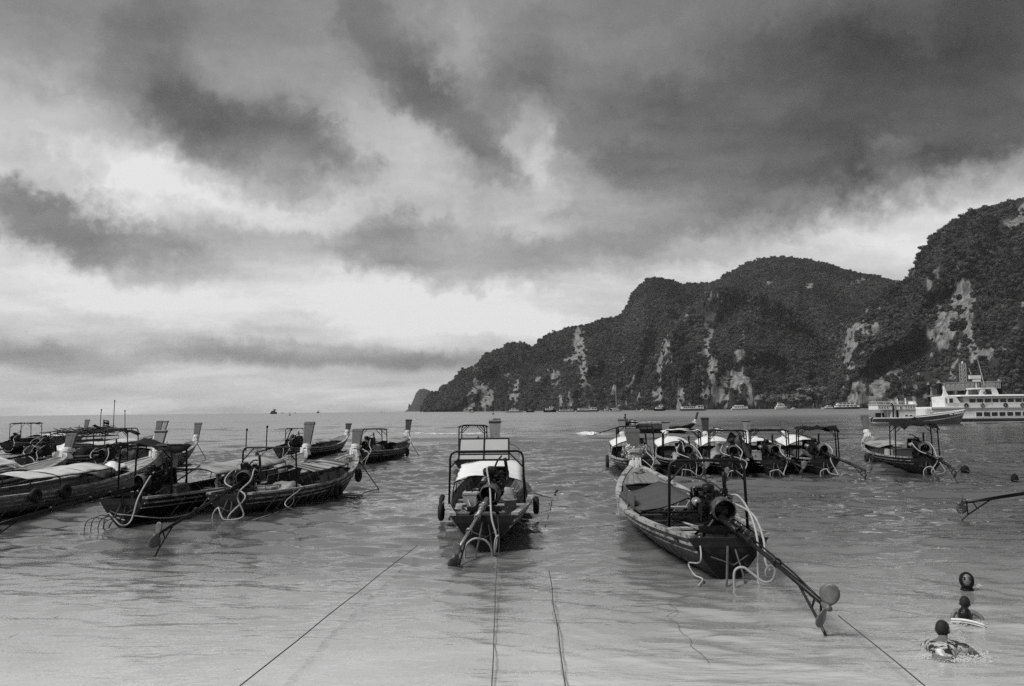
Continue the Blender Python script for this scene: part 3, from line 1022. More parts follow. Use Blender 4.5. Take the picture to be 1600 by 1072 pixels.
def longtail(key, label, S, B, L, W=2.0, hull=H_DARK, rail=M_RAIL, post=M_POST, lod=1, canopy=None, gantry=None, engine=True, prop=None,
             panel=None, deck=M_DECK, ribbon=M_WHITE, bow_rise=0.62, shaft_mat=None, hoses=True, group=BOATGROUP, top_z=None, bins=M_WOOD, post_w=1.0, bow_mat=None):
    s = S if isinstance(S, Vector) else at(*S)
    d = ray(*B)
    hx, hy = d.x, d.y
    n = math.hypot(hx, hy)
    hx, hy = hx / n, hy / n
    k = s.x * hx + s.y * hy
    k = k + math.sqrt(max(L * L - (s.x ** 2 + s.y ** 2 - k * k), 0))
    bx, by = hx * k, hy * k
    ztop = top_z or (CAM_H + d.z * k / n)
    ztop = min(max(ztop, 1.75), 2.6)
    fx, fy = bx - s.x, by - s.y
    Lr = math.hypot(fx, fy)
    rz = math.atan2(-fx, fy)
    b_ = Boat()
    BOATS[key] = b_
    root = empty('longtail_boat', (s.x, s.y, 0.0), rz)
    tag(root, label, 'boat', group)
    b_.root = root
    b_.M = root.matrix_world.copy()
    L = Lr
    b_.L = L
    hw = W / 2

    def beam(t):
        if t < 0.42:
            return hw * (1 - 0.38 * ((0.42 - max(t, 0)) / 0.42) ** 1.7)
        u = min((t - 0.42) / 0.58, 1.0)
        return max(hw * (1 - u ** 2.3) ** 0.78, 0.05)

    def sheer(t):
        z = 0.55
        if t < 0.4:
            z += 0.08 * (1 - max(t, 0) / 0.4) ** 2
        else:
            z += bow_rise * ((t - 0.4) / 0.6) ** 2.3
        return z

    def keel(t):
        if t < 0.3:
            return -0.22 + 0.10 * (1 - t / 0.3) ** 2
        if t > 0.72:
            return -0.22 + (sheer(1) - 0.12 + 0.22) * ((t - 0.72) / 0.28) ** 2.0
        return -0.22

    def qexp(t):
        return 0.54 + 0.22 * max(1 - max(t, 0) / 0.3, 0)

    def sect(t, q, inset=0.0, lift=0.0):
        zk, zs = keel(t) + lift, sheer(t)
        bb = max(beam(t) - inset, 0.01)
        return Vector((bb * q ** qexp(t), t * L, zk + (zs - zk) * q))

    def xat(t, z, inset=0.06):
        zk, zs = keel(t) + 0.04, sheer(t)
        q = min(max((z - zk) / max(zs - zk, 1e-3), 0), 1)
        return max(beam(t) - inset, 0.01) * q ** qexp(t)

    b_.beam, b_.sheer, b_.xat = beam, sheer, xat
    # ---- hull shell
    nt_, ns = (34, 11) if lod == 0 else (26, 9)
    ts = [1 - (1 - i / nt_) ** 1.25 for i in range(nt_ + 1)]
    ts[-1] = 1.0
    mb = MB()
    vs, st = [], []
    for side in (1, -1):
        for inset, lift in ((0, 0), (0.05, 0.05)):
            for t in ts:
                for j in range(ns + 1):
                    q = (j / ns) ** 1.3
                    p = sect(t, q, inset, lift)
                    vs.append((side * p.x, p.y + (0.05 if lift and t < .02 else 0), p.z))
                    st.append(q)
    fs = []
    blk = (nt_ + 1) * (ns + 1)
    for si in range(2):
        for ii in range(2):
            o = (si * 2 + ii) * blk
            for i in range(nt_):
                for j in range(ns):
                    a = o + i * (ns + 1) + j
                    f = (a, a + ns + 1, a + ns + 2, a + 1)
                    if (si == 0) == (ii == 0):
                        f = f[::-1]
                    fs.append(f)
        o1, o2 = si * 2 * blk, (si * 2 + 1) * blk
        for i in range(nt_):
            a, c = o1 + i * (ns + 1) + ns, o1 + (i + 1) * (ns + 1) + ns
            f = (a, c, c - o1 + o2, a - o1 + o2)
            fs.append(f if si == 0 else f[::-1])
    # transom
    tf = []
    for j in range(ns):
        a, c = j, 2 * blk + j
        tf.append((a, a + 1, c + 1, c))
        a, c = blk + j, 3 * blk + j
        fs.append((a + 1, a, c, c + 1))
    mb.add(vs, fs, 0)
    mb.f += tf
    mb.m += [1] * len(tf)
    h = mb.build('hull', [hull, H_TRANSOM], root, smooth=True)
    at_ = h.data.attributes.new('strake', 'FLOAT', 'POINT')
    at_.data.foreach_set('value', st)
    try:
        h.data.set_sharp_from_angle(angle=R(40))
    except Exception:
        pass
    # ---- rails
    for side in (1, -1):
        mb = MB()
        for (dz, w_, hgt, off) in ((0.025, 0.11, 0.055, -0.01),):
            P = []
            for t in ts:
                x, z = beam(t) + off, sheer(t) + dz
                P.append([(side * max(x - w_, 0.0), t * L, z + hgt / 2), (side * (x + 0.03), t * L, z + hgt / 2), (side * (x + 0.03), t * L, z - hgt / 2), (side * max(x - w_, 0), t * L, z - hgt / 2)])
            vs2 = [q for row in P for q in row]
            fs2 = []
            for i in range(len(P) - 1):
                for j in range(4):
                    a, c = i * 4 + j, i * 4 + (j + 1) % 4
                    f = (a, c, c + 4, a + 4)
                    fs2.append(f if side == 1 else f[::-1])
            fs2.append((3, 2, 1, 0) if side == 1 else (0, 1, 2, 3))
            mb.add(vs2, fs2)
        mb.build('gunwale', rail, root)
        mb = MB()
        for q, rr in (((0.86, 0.026), (0.70, 0.018)) if lod < 2 else ((0.82, 0.026),)):
            pts = []
            for t in ts[:-1]:
                p = sect(t, q)
                pts.append((side * (p.x + 0.008), p.y, p.z))
            mb.tube(pts, rr, 5)
        mb.build('rubbing_strake', rail if q else rail, root)
    # ---- floor and bulkheads
    zf = 0.06
    if lod == 0:
        N = 5
        for kx in range(N):
            P = []
            for i in range(15):
                t = 0.05 + 0.77 * i / 14
                xx = xat(t, zf)
                a = -xx + 2 * xx * kx / N + 0.006
                c = -xx + 2 * xx * (kx + 1) / N - 0.006
                P.append([(a, t * L, zf + .004 * (kx % 2)), (c, t * L, zf + .004 * (kx % 2))])
            MB().sheet(P, 0.02).build('floor_plank', M_WOOD, root)
    else:
        P = [[(-xat(t, zf), t * L, zf), (xat(t, zf), t * L, zf)] for t in [0.04 + 0.8 * i / 10 for i in range(11)]]
        MB().sheet(P, 0.02).build('floor', M_WOODD, root)
    td = 0.80
    q = [xat(td, z) for z in (zf, 0.25, 0.45, sheer(td) - 0.03)]
    zz = (zf, 0.25, 0.45, sheer(td) - 0.03)
    MB().sheet([[(-x, td * L, z), (x, td * L, z)] for x, z in zip(q, zz)], 0.03).build('bulkhead', M_PANEL, root)
    # ---- foredeck planks
    NP = {0: 8, 1: 6, 2: 1}[lod]
    for kx in range(NP):
        P = []
        for i in range(9):
            t = td - 0.015 + (0.995 - td) * i / 8
            xx = max(beam(t) - 0.10, 0.012)
            row = []
            for e in (0, .5, 1):
                f = -1 + 2 * (kx + e) / NP
                gap = 0.006 if NP > 1 else 0
                f = f + (gap if e == 0 else -gap if e == 1 else 0)
                row.append((xx * f, t * L, sheer(t) - 0.005 + 0.09 * xx / hw * (1 - f * f) + 0.004 * ((kx * 7) % 3)))
            P.append(row)
        MB().sheet(P, 0.025).build('deck_plank' if NP > 1 else 'foredeck', deck, root)
    # ---- stern deck plate and beam
    MB().box((0, 0.10, sheer(0) - 0.06), (beam(0) * 1.9, 0.16, 0.06)).build('stern_beam', rail, root)
    if lod < 2:
        MB().box((-0.12, 0.75, 0.50), (beam(.06) * 1.62, 0.55, 0.035)).build('stern_deck', M_WOODD, root)
    # ---- ribs and thwarts
    if lod < 2:
        mbs = None
        cnt = 13 if lod == 0 else 8
        for i in range(cnt):
            t = 0.13 + 0.65 * i / (cnt - 1)
            for side in (1, -1):
                P = []
                for j in range(7):
                    z = zf + (sheer(t) - 0.02 - zf) * j / 6
                    x0 = xat(t, z, 0.055)
                    P.append([(side * x0, t * L - .03, z), (side * x0, t * L + .03, z)])
                mm = MB().sheet(P if side == 1 else [r_[::-1] for r_ in P], -0.045 if False else 0.045)
                mm.build('rib', M_WOODL if lod == 0 else M_WOOD, root)
        for t in ((0.235, 0.30, 0.365, 0.47, 0.56, 0.66, 0.74) if lod == 0 else (0.24, 0.36, 0.48, 0.60, 0.72)):
            x = xat(t, 0.38)
            MB().box((0, t * L, 0.38), (2 * x, 0.20, 0.035)).build('thwart', bins, root)
    # ---- prow
    zb = sheer(1.0)
    lean = 0.34 * (ztop - zb)
    mb = MB()
    yb = L - 0.06
    secs = []
    for i in range(7):
        f = i / 6
        z = zb - 0.18 + (ztop - zb + 0.18) * f
        w_ = (0.115 + 0.085 * f ** 1.2) * post_w
        th = 0.075 - 0.02 * f
        y = yb + lean * f ** 1.15
        secs.append([(-w_, y - th, z), (w_, y - th, z), (w_, y + th, z + .02), (-w_, y + th, z + .02)])
    vs2 = [q for r_ in secs for q in r_]
    fs2 = []
    for i in range(6):
        for j in range(4):
            a, c = i * 4 + j, i * 4 + (j + 1) % 4
            fs2.append((a, c, c + 4, a + 4))
    fs2 += [(3, 2, 1, 0), (24, 25, 26, 27)]
    mb.add(vs2, fs2)
    bp = mb.build('bow_post', post, root)
    f = 0.93
    MB().box((0, yb + lean * f, zb - 0.18 + (ztop - zb + .18) * 0.955), (0.425 * post_w, 0.135, 0.055)).build('cap_band', M_WOODD if post is not M_POST else M_POSTL, bp)
    # stem block and ribbons
    MB().box((0, L - 0.10, zb + 0.02), (0.34, 0.34, 0.22), top=(0.72, 0.72)).build('stem_block', bow_mat or ribbon, root)
    mb = MB()
    rn = 3 if lod < 2 else 2
    for i in range(rn):
        y = yb + lean * (0.16 + 0.07 * i)
        zr = zb + 0.16 + 0.05 * i
        mb.torus((0, y, zr), 0.135 + .012 * (i % 2), 0.035, 12, 6, Matrix.Rotation(R(-18), 3, 'X'))
    if lod < 2:
        for i in range(5):
            a = random.uniform(-2.6, -0.5)
            x0, y0 = 0.15 * math.cos(a), yb - .12 + 0.12 * math.sin(a)
            ln = random.uniform(.18, .42)
            mb.sheet([[(x0 - .02, y0 - .02 * j, zb + .2 - ln * j / 3), (x0 + .02, y0 - .02 * j, zb + .2 - ln * j / 3)] for j in range(4)], .006)
    mb.build('ribbon', ribbon, root)
    # ---- stem iron / bow edge
    mb = MB()
    mb.tube([(0, t * L + .01, keel(t)) for t in (0.74, .8, .86, .92, .96, .985, 1.0)], 0.04, 5)
    mb.build('stem', rail, root)
    # ---- canopy
    if canopy:
        kind, t0, t1, zc, cm = canopy[:5]
        opt = canopy[5] if len(canopy) > 5 else {}
        chw = opt.get('hw', hw * 0.86)
        rise = opt.get('rise', 0.20)
        y0, y1 = t0 * L, t1 * L
        cw = opt.get('edge', M_PIPE)

        def roofz(x, t):
            f = abs(x) / chw
            if kind == 'gable':
                return zc + rise * (1 - f) - 0.03 * math.sin(math.pi * f) * (1 if opt.get('sag') else 0)
            if kind == 'flat':
                return zc + rise * 0.3 * (1 - f * f)
            return zc + rise * (1 - f ** 2.2)

        def RF(t):
            return (sheer(t) - .56) * opt.get('follow', .7) + opt.get('tilt', 0.0) * (t - t0) * L

        nu = 13
        nx = 11
        strips = opt.get('strips', 1)
        gapw = 0.008 if strips > 1 else 0
        for sgi in range(strips):
            P = []
            ya = y0 + (y1 - y0) * sgi / strips + gapw
            yc = y0 + (y1 - y0) * (sgi + 1) / strips - gapw
            m_ = nu if strips == 1 else 3
            for i in range(m_):
                y = ya + (yc - ya) * i / (m_ - 1)
                t = y / L
                row = []
                for j in range(nx):
                    x = -chw + 2 * chw * j / (nx - 1)
                    z = roofz(x, t) + RF(t)
                    z += 0.035 * opt.get('wob', 1) * (vnoise(y * 1.7 + S[0] if not isinstance(S, Vector) else y * 1.7, x * 2.0 + 3) - .5) * 2
                    z -= opt.get('scallop', 0.03) * math.sin(math.pi * ((y - y0) / (y1 - y0) * 4 % 1))
                    row.append((x, y, z))
                P.append(row)
            mm = cm if not isinstance(cm, (list, tuple)) else cm[sgi % len(cm)]
            MB().sheet([r_[::-1] for r_ in P], 0.012).build('canopy' if strips == 1 else 'roof_panel', mm, root, smooth=strips == 1)
        if opt.get('valance'):
            for side in (1, -1):
                P = []
                for i in range(nu):
                    y = y0 + (y1 - y0) * i / (nu - 1)
                    z = roofz(chw, y / L) + RF(y / L)
                    P.append([(side * (chw + .012), y, z + .01), (side * (chw + .03), y, z - opt['valance'])])
                MB().sheet(P, .01).build('valance', opt.get('vmat', M_CANVG), root)
        for side in (1, -1):
            mb = MB()
            mb.tube([(side * chw, y0 + (y1 - y0) * i / 8, roofz(chw, 0) - .03 + RF((y0 + (y1 - y0) * i / 8) / L)) for i in range(9)], 0.02, 5)
            mb.build('canopy_rail', cw, root)
        npost = opt.get('posts', 4)
        for i in range(npost):
            y = y0 + 0.05 + (y1 - y0 - 0.1) * i / (npost - 1)
            t = y / L
            for side in (1, -1):
                z1 = roofz(chw, t) + RF(t) - .02
                xg = min(beam(t) - .05, chw + .08)
                MB().tube([(side * xg, y, sheer(t) - .02), (side * chw, y, z1)], 0.016, 5).build('canopy_post', cw, root)
            if lod < 2 or i in (0, npost - 1):
                MB().tube([(-chw + 2 * chw * j / 8, y, roofz(-chw + 2 * chw * j / 8, t) + RF(t) - .035) for j in range(9)], 0.014, 5).build('canopy_hoop', cw, root)
    # ---- side boards
    if panel:
        t0, t1, hp, pm = panel[:4]
        sides = panel[4] if len(panel) > 4 else (1, -1)
        N = panel[5] if len(panel) > 5 else 3
        for side in sides:
            for i in range(N):
                ta, tb = t0 + (t1 - t0) * i / N + .002, t0 + (t1 - t0) * (i + 1) / N - .002
                P = []
                for t in (ta, (ta + tb) / 2, tb):
                    x = beam(t) - 0.13
                    P.append([(side * x, t * L, sheer(t) - .08), (side * (x - .05), t * L, sheer(t) + hp)])
                MB().sheet(P if side == -1 else [r_[::-1] for r_ in P], 0.025).build('side_board', pm, root)
    # ---- stern gantry
    if gantry:
        yg, hg, gw = gantry['y'], gantry['h'], gantry.get('hw', 0.68)
        r_ = 0.026
        tg = yg / L
        ys = [yg] + ([yg + gantry['deep']] if gantry.get('deep') else [])
        for i, y in enumerate(ys):
            z0 = sheer(y / L)
            c = 0.13
            pts = [(-gw - .03, y, z0), (-gw, y, hg - c), (-gw + c * .3, y, hg - c * .3), (-gw + c, y, hg), (gw - c, y, hg), (gw - c * .3, y, hg - c * .3), (gw, y, hg - c), (gw + .03, y, z0)]
            gobj = MB().tube(pts, r_, 7).build('gantry', gantry.get('mat', M_PIPE), root, smooth=True)
            for side in (1, -1):
                MB().tube([(side * gw, y, hg - .36), (side * (gw - .34), y, hg - .01)], .016, 5).build('brace', gantry.get('mat', M_PIPE), gobj)
        kind = gantry.get('top')
        if kind == 'cloth':
            dp = gantry.get('deep', 0.8)
            sl = gantry.get('slope', 0.0)
            P = []
            for i in range(8):
                y = yg - gantry.get('over', 0.15) + (dp + .3) * i / 7
                row = []
                for j in range(10):
                    x = -gw - .06 + (2 * gw + .12) * j / 9
                    rag = gantry.get('rag', 0.05)
                    z = hg + .035 + sl * (i / 7 - .3) - .05 * math.sin(math.pi * i / 7) + rag * (vnoise(x * 4 + yg * 9, y * 4 + L * 5) - .5) * 2
                    z += gantry.get('roll', 0.0) * x / gw
                    if j in (0, 9):
                        z -= .05
                    if i == 0:
                        z -= rag * 1.6 * vnoise(x * 9 + L * 3, 4)
                    row.append((x, y, z))
                P.append(row)
            MB().sheet([r2[::-1] for r2 in P], .012).build('awning', gantry.get('cloth', M_CANVD), root, smooth=True)
        if kind == 'visor':
            y, z = yg - 0.15, hg + 0.02
            tl = R(38)
            Rv = Matrix.Rotation(tl, 3, 'X')
            fr = MB()
            wv, hv = 0.56, 0.36
            org = Vector((-0.06, yg + .1, hg + .04))
            for a, c in (((-wv, -hv, 0), (wv, -hv, 0)), ((wv, -hv, 0), (wv, hv, 0)), ((wv, hv, 0), (-wv, hv, 0)), ((-wv, hv, 0), (-wv, -hv, 0)), ((0, -hv, 0), (0, hv, 0)), ((-wv, -hv * .5, 0), (wv, -hv * .5, 0))):
                fr.tube([org + Rv @ Vector(a), org + Rv @ Vector(c)], .022, 6)
            fo = fr.build('visor_frame', M_PIPE, root)
            for sx in (-1, 1):
                for (y0_, y1_) in ((-hv, -hv * .5), (-hv * .5, hv)):
                    a, c = (.02, wv - .02) if sx == 1 else (-wv + .02, -.02)
                    P = [[org + Rv @ Vector((xx, yy, 0.004)) for xx in (c, a)] for yy in (y0_ + .02, y1_ - .02)]
                    MB().sheet(P, .008).build('pane', M_GLASSY, fo)
    # ---- engine and long tail
    if engine:
        ye = 0.85
        piv = Vector((0.05, ye - 0.35, 0.86))
        if prop is None:
            pl = Vector((0.25, -3.6, 0.25))
        elif isinstance(prop, Vector):
            pl = prop
        else:
            pl = b_.M.inverted() @ at(*prop)
        dv = (pl - piv)
        Ls = dv.length
        dv.normalize()
        yax = -dv
        zax = (Vector((0, 0, 1)) - yax * yax.z).normalized()
        xax = yax.cross(zax)
        E = Matrix((xax, yax, zax)).transposed()

        def e(x, y, z):
            return piv + E @ Vector((x, y, z))

        E4 = Matrix.Translation(piv) @ E.to_4x4()
        mb = MB()
        mb.box(e(0, .50, .02), (.30, .66, .30), E)
        mb.box(e(0, .52, .22), (.20, .60, .16), E, top=(.8, .95))
        mb.box(e(0, .52, -.17), (.24, .5, .12), E, top=(1.1, 1.05))
        mb.box(e(.19, .5, .1), (.12, .5, .10), E)
        mb.box(e(-.19, .42, .05), (.12, .26, .16), E)
        for i in range(4):
            mb.lathe([(0.001, .06), (.035, .06), (.045, 0)], 8, E4 @ Matrix.Translation((0, .30 + .14 * i, .30)))
            mb.tube([e(.10, .30 + .14 * i, .2), e(.2, .30 + .14 * i, .22), e(.27, .30 + .14 * i, .14)], .028, 6)
        if lod == 0:
            for i in range(34):
                x, y, z = random.uniform(-.26, .26), random.uniform(.10, .95), random.uniform(-.16, .36)
                mb.box(e(x, y, z), (random.uniform(.04, .1), random.uniform(.04, .12), random.uniform(.04, .1)), E)
        en = mb.build('engine', M_IRON, root)
        if lod < 2:
            for i in range(9 if lod == 0 else 3):
                p0 = e(random.uniform(-.2, .2), random.uniform(.1, .9), random.uniform(.0, .3))
                p2 = e(random.uniform(-.3, .3), random.uniform(-.2, .9), random.uniform(-.1, .3))
                pm_ = (p0 + p2) / 2 + Vector((random.uniform(-.15, .15), random.uniform(-.1, .1), random.uniform(-.1, .25)))
                MB().tube(smooth_path([p0, pm_, p2], 5), random.choice((.008, .011, .015)), 5).build('engine_pipe', random.choice((M_IRON, M_STEEL, M_PIPE, M_HOSE)), en, smooth=True)
            MB().tube([e(.24, .86, .02), e(.24, .90, .22), e(-.2, .90, .14), e(-.2, .87, -.02)], .012, 4, closed=True).build('drive_belt', M_RUBBER, en)
            MB().lathe([(.001, -.02), (.11, -.02), (.12, 0), (.11, .02), (.001, .02)], 14, E4 @ Matrix.Translation((.02, .985, -.05)) @ Matrix.Rotation(R(90), 4, 'X')).build('pulley', M_STEEL, en)
            MB().box(e(-.02, 1.06, .08), (.42, .06, .40), E).build('radiator', M_IRON, en)
        # mount
        mb = MB()
        for sx in (-1, 1):
            mb.tube([(sx * .30, ye - .4, sheer(0) - .05), (sx * .10, ye - .36, .84)], .03, 6)
            mb.tube([(sx * .30, ye + .35, .45), (sx * .12, ye - .2, .82)], .026, 6)
        mb.box((0, ye - .4, .70), (.7, .10, .10))
        mb.build('engine_mount', M_IRON, root)
        # bell housing, open aft
        Mr = E4 @ Matrix.Translation((0.05, 0.14, 0.12)) @ Matrix.Rotation(R(90), 4, 'X')
        mb = MB().lathe([(.16, -.22), (.185, -.1), (.19, .10), (.18, .12), (.165, .10), (.15, -.12), (.10, -.13), (.06, -.10), (.001, -.10)], 20, Mr)
        mb.build('bell_housing', M_IRON if lod > 1 else [M_IRON], en, smooth=True)
        MB().lathe([(.192, -.10), (.20, -.10), (.20, .10), (.185, .125), (.176, .12)], 20, Mr).build('shroud_rim', M_IRON2, en, smooth=True)
        # fan and radiator at the front
        Mf = E4 @ Matrix.Translation((0, .92, .06)) @ Matrix.Rotation(R(90), 4, 'X')
        mb = MB().lathe([(.001, .04), (.05, .04), (.05, -.04), (.001, -.04)], 10, Mf)
        for i in range(6):
            a = math.pi / 3 * i
            rot = E @ Matrix.Rotation(a, 3, 'Y')
            mb.box(e(0, .92, .06) + rot @ Vector((.13, 0, 0)), (.17, .015, .07), rot @ Matrix.Rotation(.5, 3, 'X'))
        mb.build('fan', M_STEEL, en)
        # air filter, exhaust, alternator
        Ma = E4 @ Matrix.Translation((-.08, .55, .33))
        MB().lathe([(.001, .0), (.10, .0), (.11, .02), (.11, .10), (.09, .12), (.001, .13)], 14, Ma).build('air_filter', M_IRON, en, smooth=True)
        MB().tube(smooth_path([e(.27, .35, .14), e(.30, .6, .16), e(.28, .72, .3), e(.26, .74, .62)], 4), .035, 7).build('exhaust_pipe', M_IRON, en, smooth=True)
        MB().lathe([(.001, -.1), (.07, -.1), (.08, -.06), (.08, .06), (.07, .1), (.001, .1)], 12, E4 @ Matrix.Translation((-.22, .72, .1)) @ Matrix.Rotation(R(90), 4, 'X')).build('alternator', M_STEEL, en, smooth=True)
        MB().tube(smooth_path([e(.02, .5, .35), e(.0, 1.0, .42), e(-.02, 1.45, .36)], 4), .02, 6).build('steering_handle', M_PIPE, en)
        # the shaft
        mb = MB()
        mb.tube([e(0, .1, -.0), e(0, -.75, 0)], [.072, .05], 8)
        mb.tube([e(0, -.7, 0), e(0, -Ls + .12, 0)], .034, 8)
        mb.tube([e(0.045, -.3, .05), e(0.04, -Ls * .72, .045), e(0.01, -Ls * .93, .02)], .014, 5)
        for f_ in (.1, .2, .34, .6):
            mb.lathe([(.05, -.025), (.068, -.02), (.068, .02), (.05, .025)], 10, E4 @ Matrix.Translation((0.01, -Ls * f_, .015)) @ Matrix.Rotation(R(90), 4, 'X'))
        sh = mb.build('drive_shaft', shaft_mat or M_PIPE, root, smooth=True)
        mb = MB()
        mb.lathe([(.001, -.10), (.03, -.09), (.042, -.03), (.042, .06), (.03, .10), (.001, .10)], 10, E4 @ Matrix.Translation((0, -Ls, 0)) @ Matrix.Rotation(R(90), 4, 'X'))
        for sgn in (1, -1):
            P = []
            for i in range(9):
                f_ = i / 8
                rr = .03 + .24 * f_
                wd = .105 * math.sin(math.pi * min(.06 + f_ * .93, 1)) ** .55 + .012
                row = []
                for j in range(5):
                    w_ = -wd + 2 * wd * j / 4
                    tw = R(-48) + R(18) * f_
                    ang = R(20)
                    vloc = Vector((w_ * math.cos(tw), w_ * math.sin(tw) + .02 * (w_ / .1) ** 2, sgn * rr))
                    vloc.x *= sgn
                    vloc = Matrix.Rotation(ang, 3, 'Y') @ vloc
                    row.append(e(vloc.x, vloc.y - Ls, vloc.z))
                P.append(row)
            mb.sheet(P, .012)
        mb.build('propeller', M_PROP, sh, smooth=True)
        mb = MB()
        mb.tube([e(0, -Ls + .75, -.03), e(0, -Ls + .1, -.30), e(0, -Ls - .06, -.40), e(0, -Ls - .16, -.40)], .018, 6)
        mb.tube([e(0, -Ls + .14, 0), e(0, -Ls + .13, -.27)], .016, 6)
        mb.tube([e(0, -Ls + .3, 0), e(0, -Ls + .38, -.16)], .014, 6)
        mb.build('skeg', M_PIPE, sh)
        # cooling hoses over the stern
        if hoses:
            rq = random.Random(len(BOATS) * 7 + 1)
            j_ = lambda v: rq.uniform(-v, v)
            hs = hoses if isinstance(hoses, list) else [
                [(.22, ye + .2, 1.15), (.34 + j_(.1), ye - .1, 1.2), (.36 + j_(.15), ye - .5, .95), (.42 + j_(.2), -.05, .62), (.40 + j_(.2), -.28, .14), (.28 + j_(.1), -.5, .06), (.08, -.5, .18 + j_(.1)), (-.10 + j_(.1), -.42, .26 + j_(.1)), (-.22, -.36, .16), (-.25 + j_(.1), -.34, -.25)],
                [(-.18, ye + .1, 1.1), (-.28 + j_(.1), ye - .2, 1.2), (-.30 + j_(.2), ye - .55, .9), (.28 + j_(.3), -.06, .6), (.30 + j_(.3), -.25, .1), (.26 + j_(.3), -.3, -.2)]][:rq.choice((1, 2, 2))]
            for hp in hs:
                MB().tube(smooth_path(hp, 7), .020, 7).build('cooling_hose', M_HOSE, root, smooth=True)
        if lod < 2:
            mb = MB()
            mb.tube([(-.02, -.02, .5), (-.12, -.28, .02), (-.16, -.36, -.15)], .018, 5)
            mb.tube([(.1, -.02, .45), (.16, -.2, .1), (.18, -.3, -.2)], .016, 5)
            mb.tube([(-.3, -.03, .34), (.05, -.1, .22), (.3, -.03, .36)], .012, 5)
            mb.build('stern_strut', M_WOOD, root)
    return b_


# ------------------------------------------------------------------ the fleet
WHITE_CAN = dict(rise=.24, posts=4)
# front right
longtail('front', 'nearest longtail boat, with dark grey tarpaulin roof and its propeller raised over the water', (1140, 903), (990, 672), 9.2, 2.1,
         hull=H_MID, lod=0, post=M_POST, canopy=('gable', .30, .62, .72, M_CANVG, dict(hw=.92, rise=.26, posts=3, sag=1, wob=1.4, follow=.5, edge=M_PIPE)),
         gantry=dict(y=1.25, h=1.78, hw=.66, mat=M_PIPE), prop=(1291, 947, .34),
         panel=(.40, .62, .36, M_PANEL, (-1,), 2), bins=M_PANELL,
         hoses=[[(.24, 1.2, 1.1), (.42, .9, 1.2), (.46, .35, .98), (.46, -.02, .6), (.42, -.12, .15), (.4, -.2, -.2)],
                [(.30, 1.0, 1.1), (.50, .3, .95), (.55, -.05, .6), (.50, -.25, .3), (.52, -.42, .18)],
                [(-.02, -.34, -.2), (-.02, -.36, .16), (.1, -.4, .24), (.22, -.44, .16), (.38, -.5, .04), (.50, -.52, .06), (.56, -.52, .20), (.50, -.5, .28), (.43, -.48, .20), (.46, -.46, .10), (.54, -.45, .12)]])
# centre
longtail('centre', 'longtail boat seen square from astern, with white arched canopy and a tilted glazed visor', (756, 856), (773, 657), 10.6, 2.15,
         hull=H_GREY, lod=0, post=M_POSTL, canopy=('arch', .38, .62, .96, M_CANVW, dict(hw=.86, rise=.15, posts=3, tilt=.07, follow=1.0)),
         shaft_mat=M_STEEL, gantry=dict(y=2.1, h=1.78, hw=.82, top='visor'), prop=(711, 868, .12),
         panel=(.22, .34, .34, M_PANELL, (-1,), 2), bins=M_PANELL,
         hoses=[[(.15, 1.1, 1.35), (.05, .8, 1.5), (.12, .4, 1.1), (.16, -.05, .6), (.26, -.22, .2), (.18, -.34, -.2)],
                [(-.36, -.3, -.2), (-.34, -.34, .08), (-.18, -.42, .24), (.04, -.46, .22), (.16, -.44, .05), (.18, -.4, -.2)],
                [(.20, -.4, -.15), (.24, -.42, .22), (.30, -.38, .3)]])
longtail('behind_centre', 'longtail boat half hidden behind the white canopied one, with a small black awning', (731, 744), (775, 654), 10.5, 1.9,
         hull=H_DARK, lod=2, post=M_POSTL, canopy=('arch', .35, .7, .95, M_CANVG, dict(rise=.2, posts=3)),
         gantry=dict(y=1.2, h=2.05, hw=.55, top='cloth', deep=.8, rag=.03))
# right hand row
for args in (
    ('row_a', 'leftmost longtail of the moored row, white canopy and tall bare gantry posts', (1000, 744), (972, 655), 10.3, H_GREY, M_POSTL, ('arch', .42, .72, 1.0, M_CANVW, dict(rise=.26, posts=3)), dict(y=2.0, h=1.95, hw=.78), (1002, 762, -.2), None),
    ('row_b', 'row longtail with white cloth spread over its stern gantry', (1074, 744), (1040, 659), 10.2, H_DARK, M_POSTL, ('arch', .40, .72, 1.0, M_CANVW, dict(rise=.24, posts=3)), dict(y=1.7, h=1.78, hw=.76, top='cloth', cloth=M_CANVW, deep=.7, rag=.04), (1103, 731, .5), (.2, .36, .32, M_PANELL, (1,), 2)),
    ('row_c', 'longtail in the moored row with thin flat black awning and a bundle on its stern', (1146, 745), (1102, 653), 10.4, H_BLACK, M_WOODD, ('arch', .40, .72, 1.0, M_CANVW, dict(rise=.26, posts=3)), dict(y=1.3, h=1.76, hw=.72, top='cloth', deep=.6, rag=.02), Vector((-.6, -2.6, .3)), (.18, .34, .35, M_CANVG, (1, -1), 2)),
    ('row_d', 'longtail in the moored row with arched white hose and raised round propeller at its stern', (1211, 744), (1167, 657), 10.3, H_BLACK, M_POSTL, ('arch', .40, .72, .98, M_CANVW, dict(rise=.24, posts=3)), dict(y=1.3, h=1.76, hw=.74, top='cloth', deep=.6, rag=.02), (1255, 731, .45), (.2, .38, .3, M_PANELL, (1,), 1)),
    ('row_e', 'rightmost longtail of the moored row under a crumpled black awning', (1289, 743), (1225, 656), 10.3, H_BLACK, M_POST, ('arch', .38, .74, 1.0, M_CANVW, dict(rise=.26, posts=3)), dict(y=1.1, h=1.82, hw=.76, top='cloth', deep=.5, rag=.16), (1356, 737, .3), None),
):
    key, lab, S_, B_, L_, hm, pm, can, gan, prp, pan = args
    longtail(key, lab, S_, B_, L_, 1.95, hull=hm, lod=1, post=pm, canopy=can, gantry=gan, prop=prp, panel=pan, group='longtail boats moored in the right hand row')
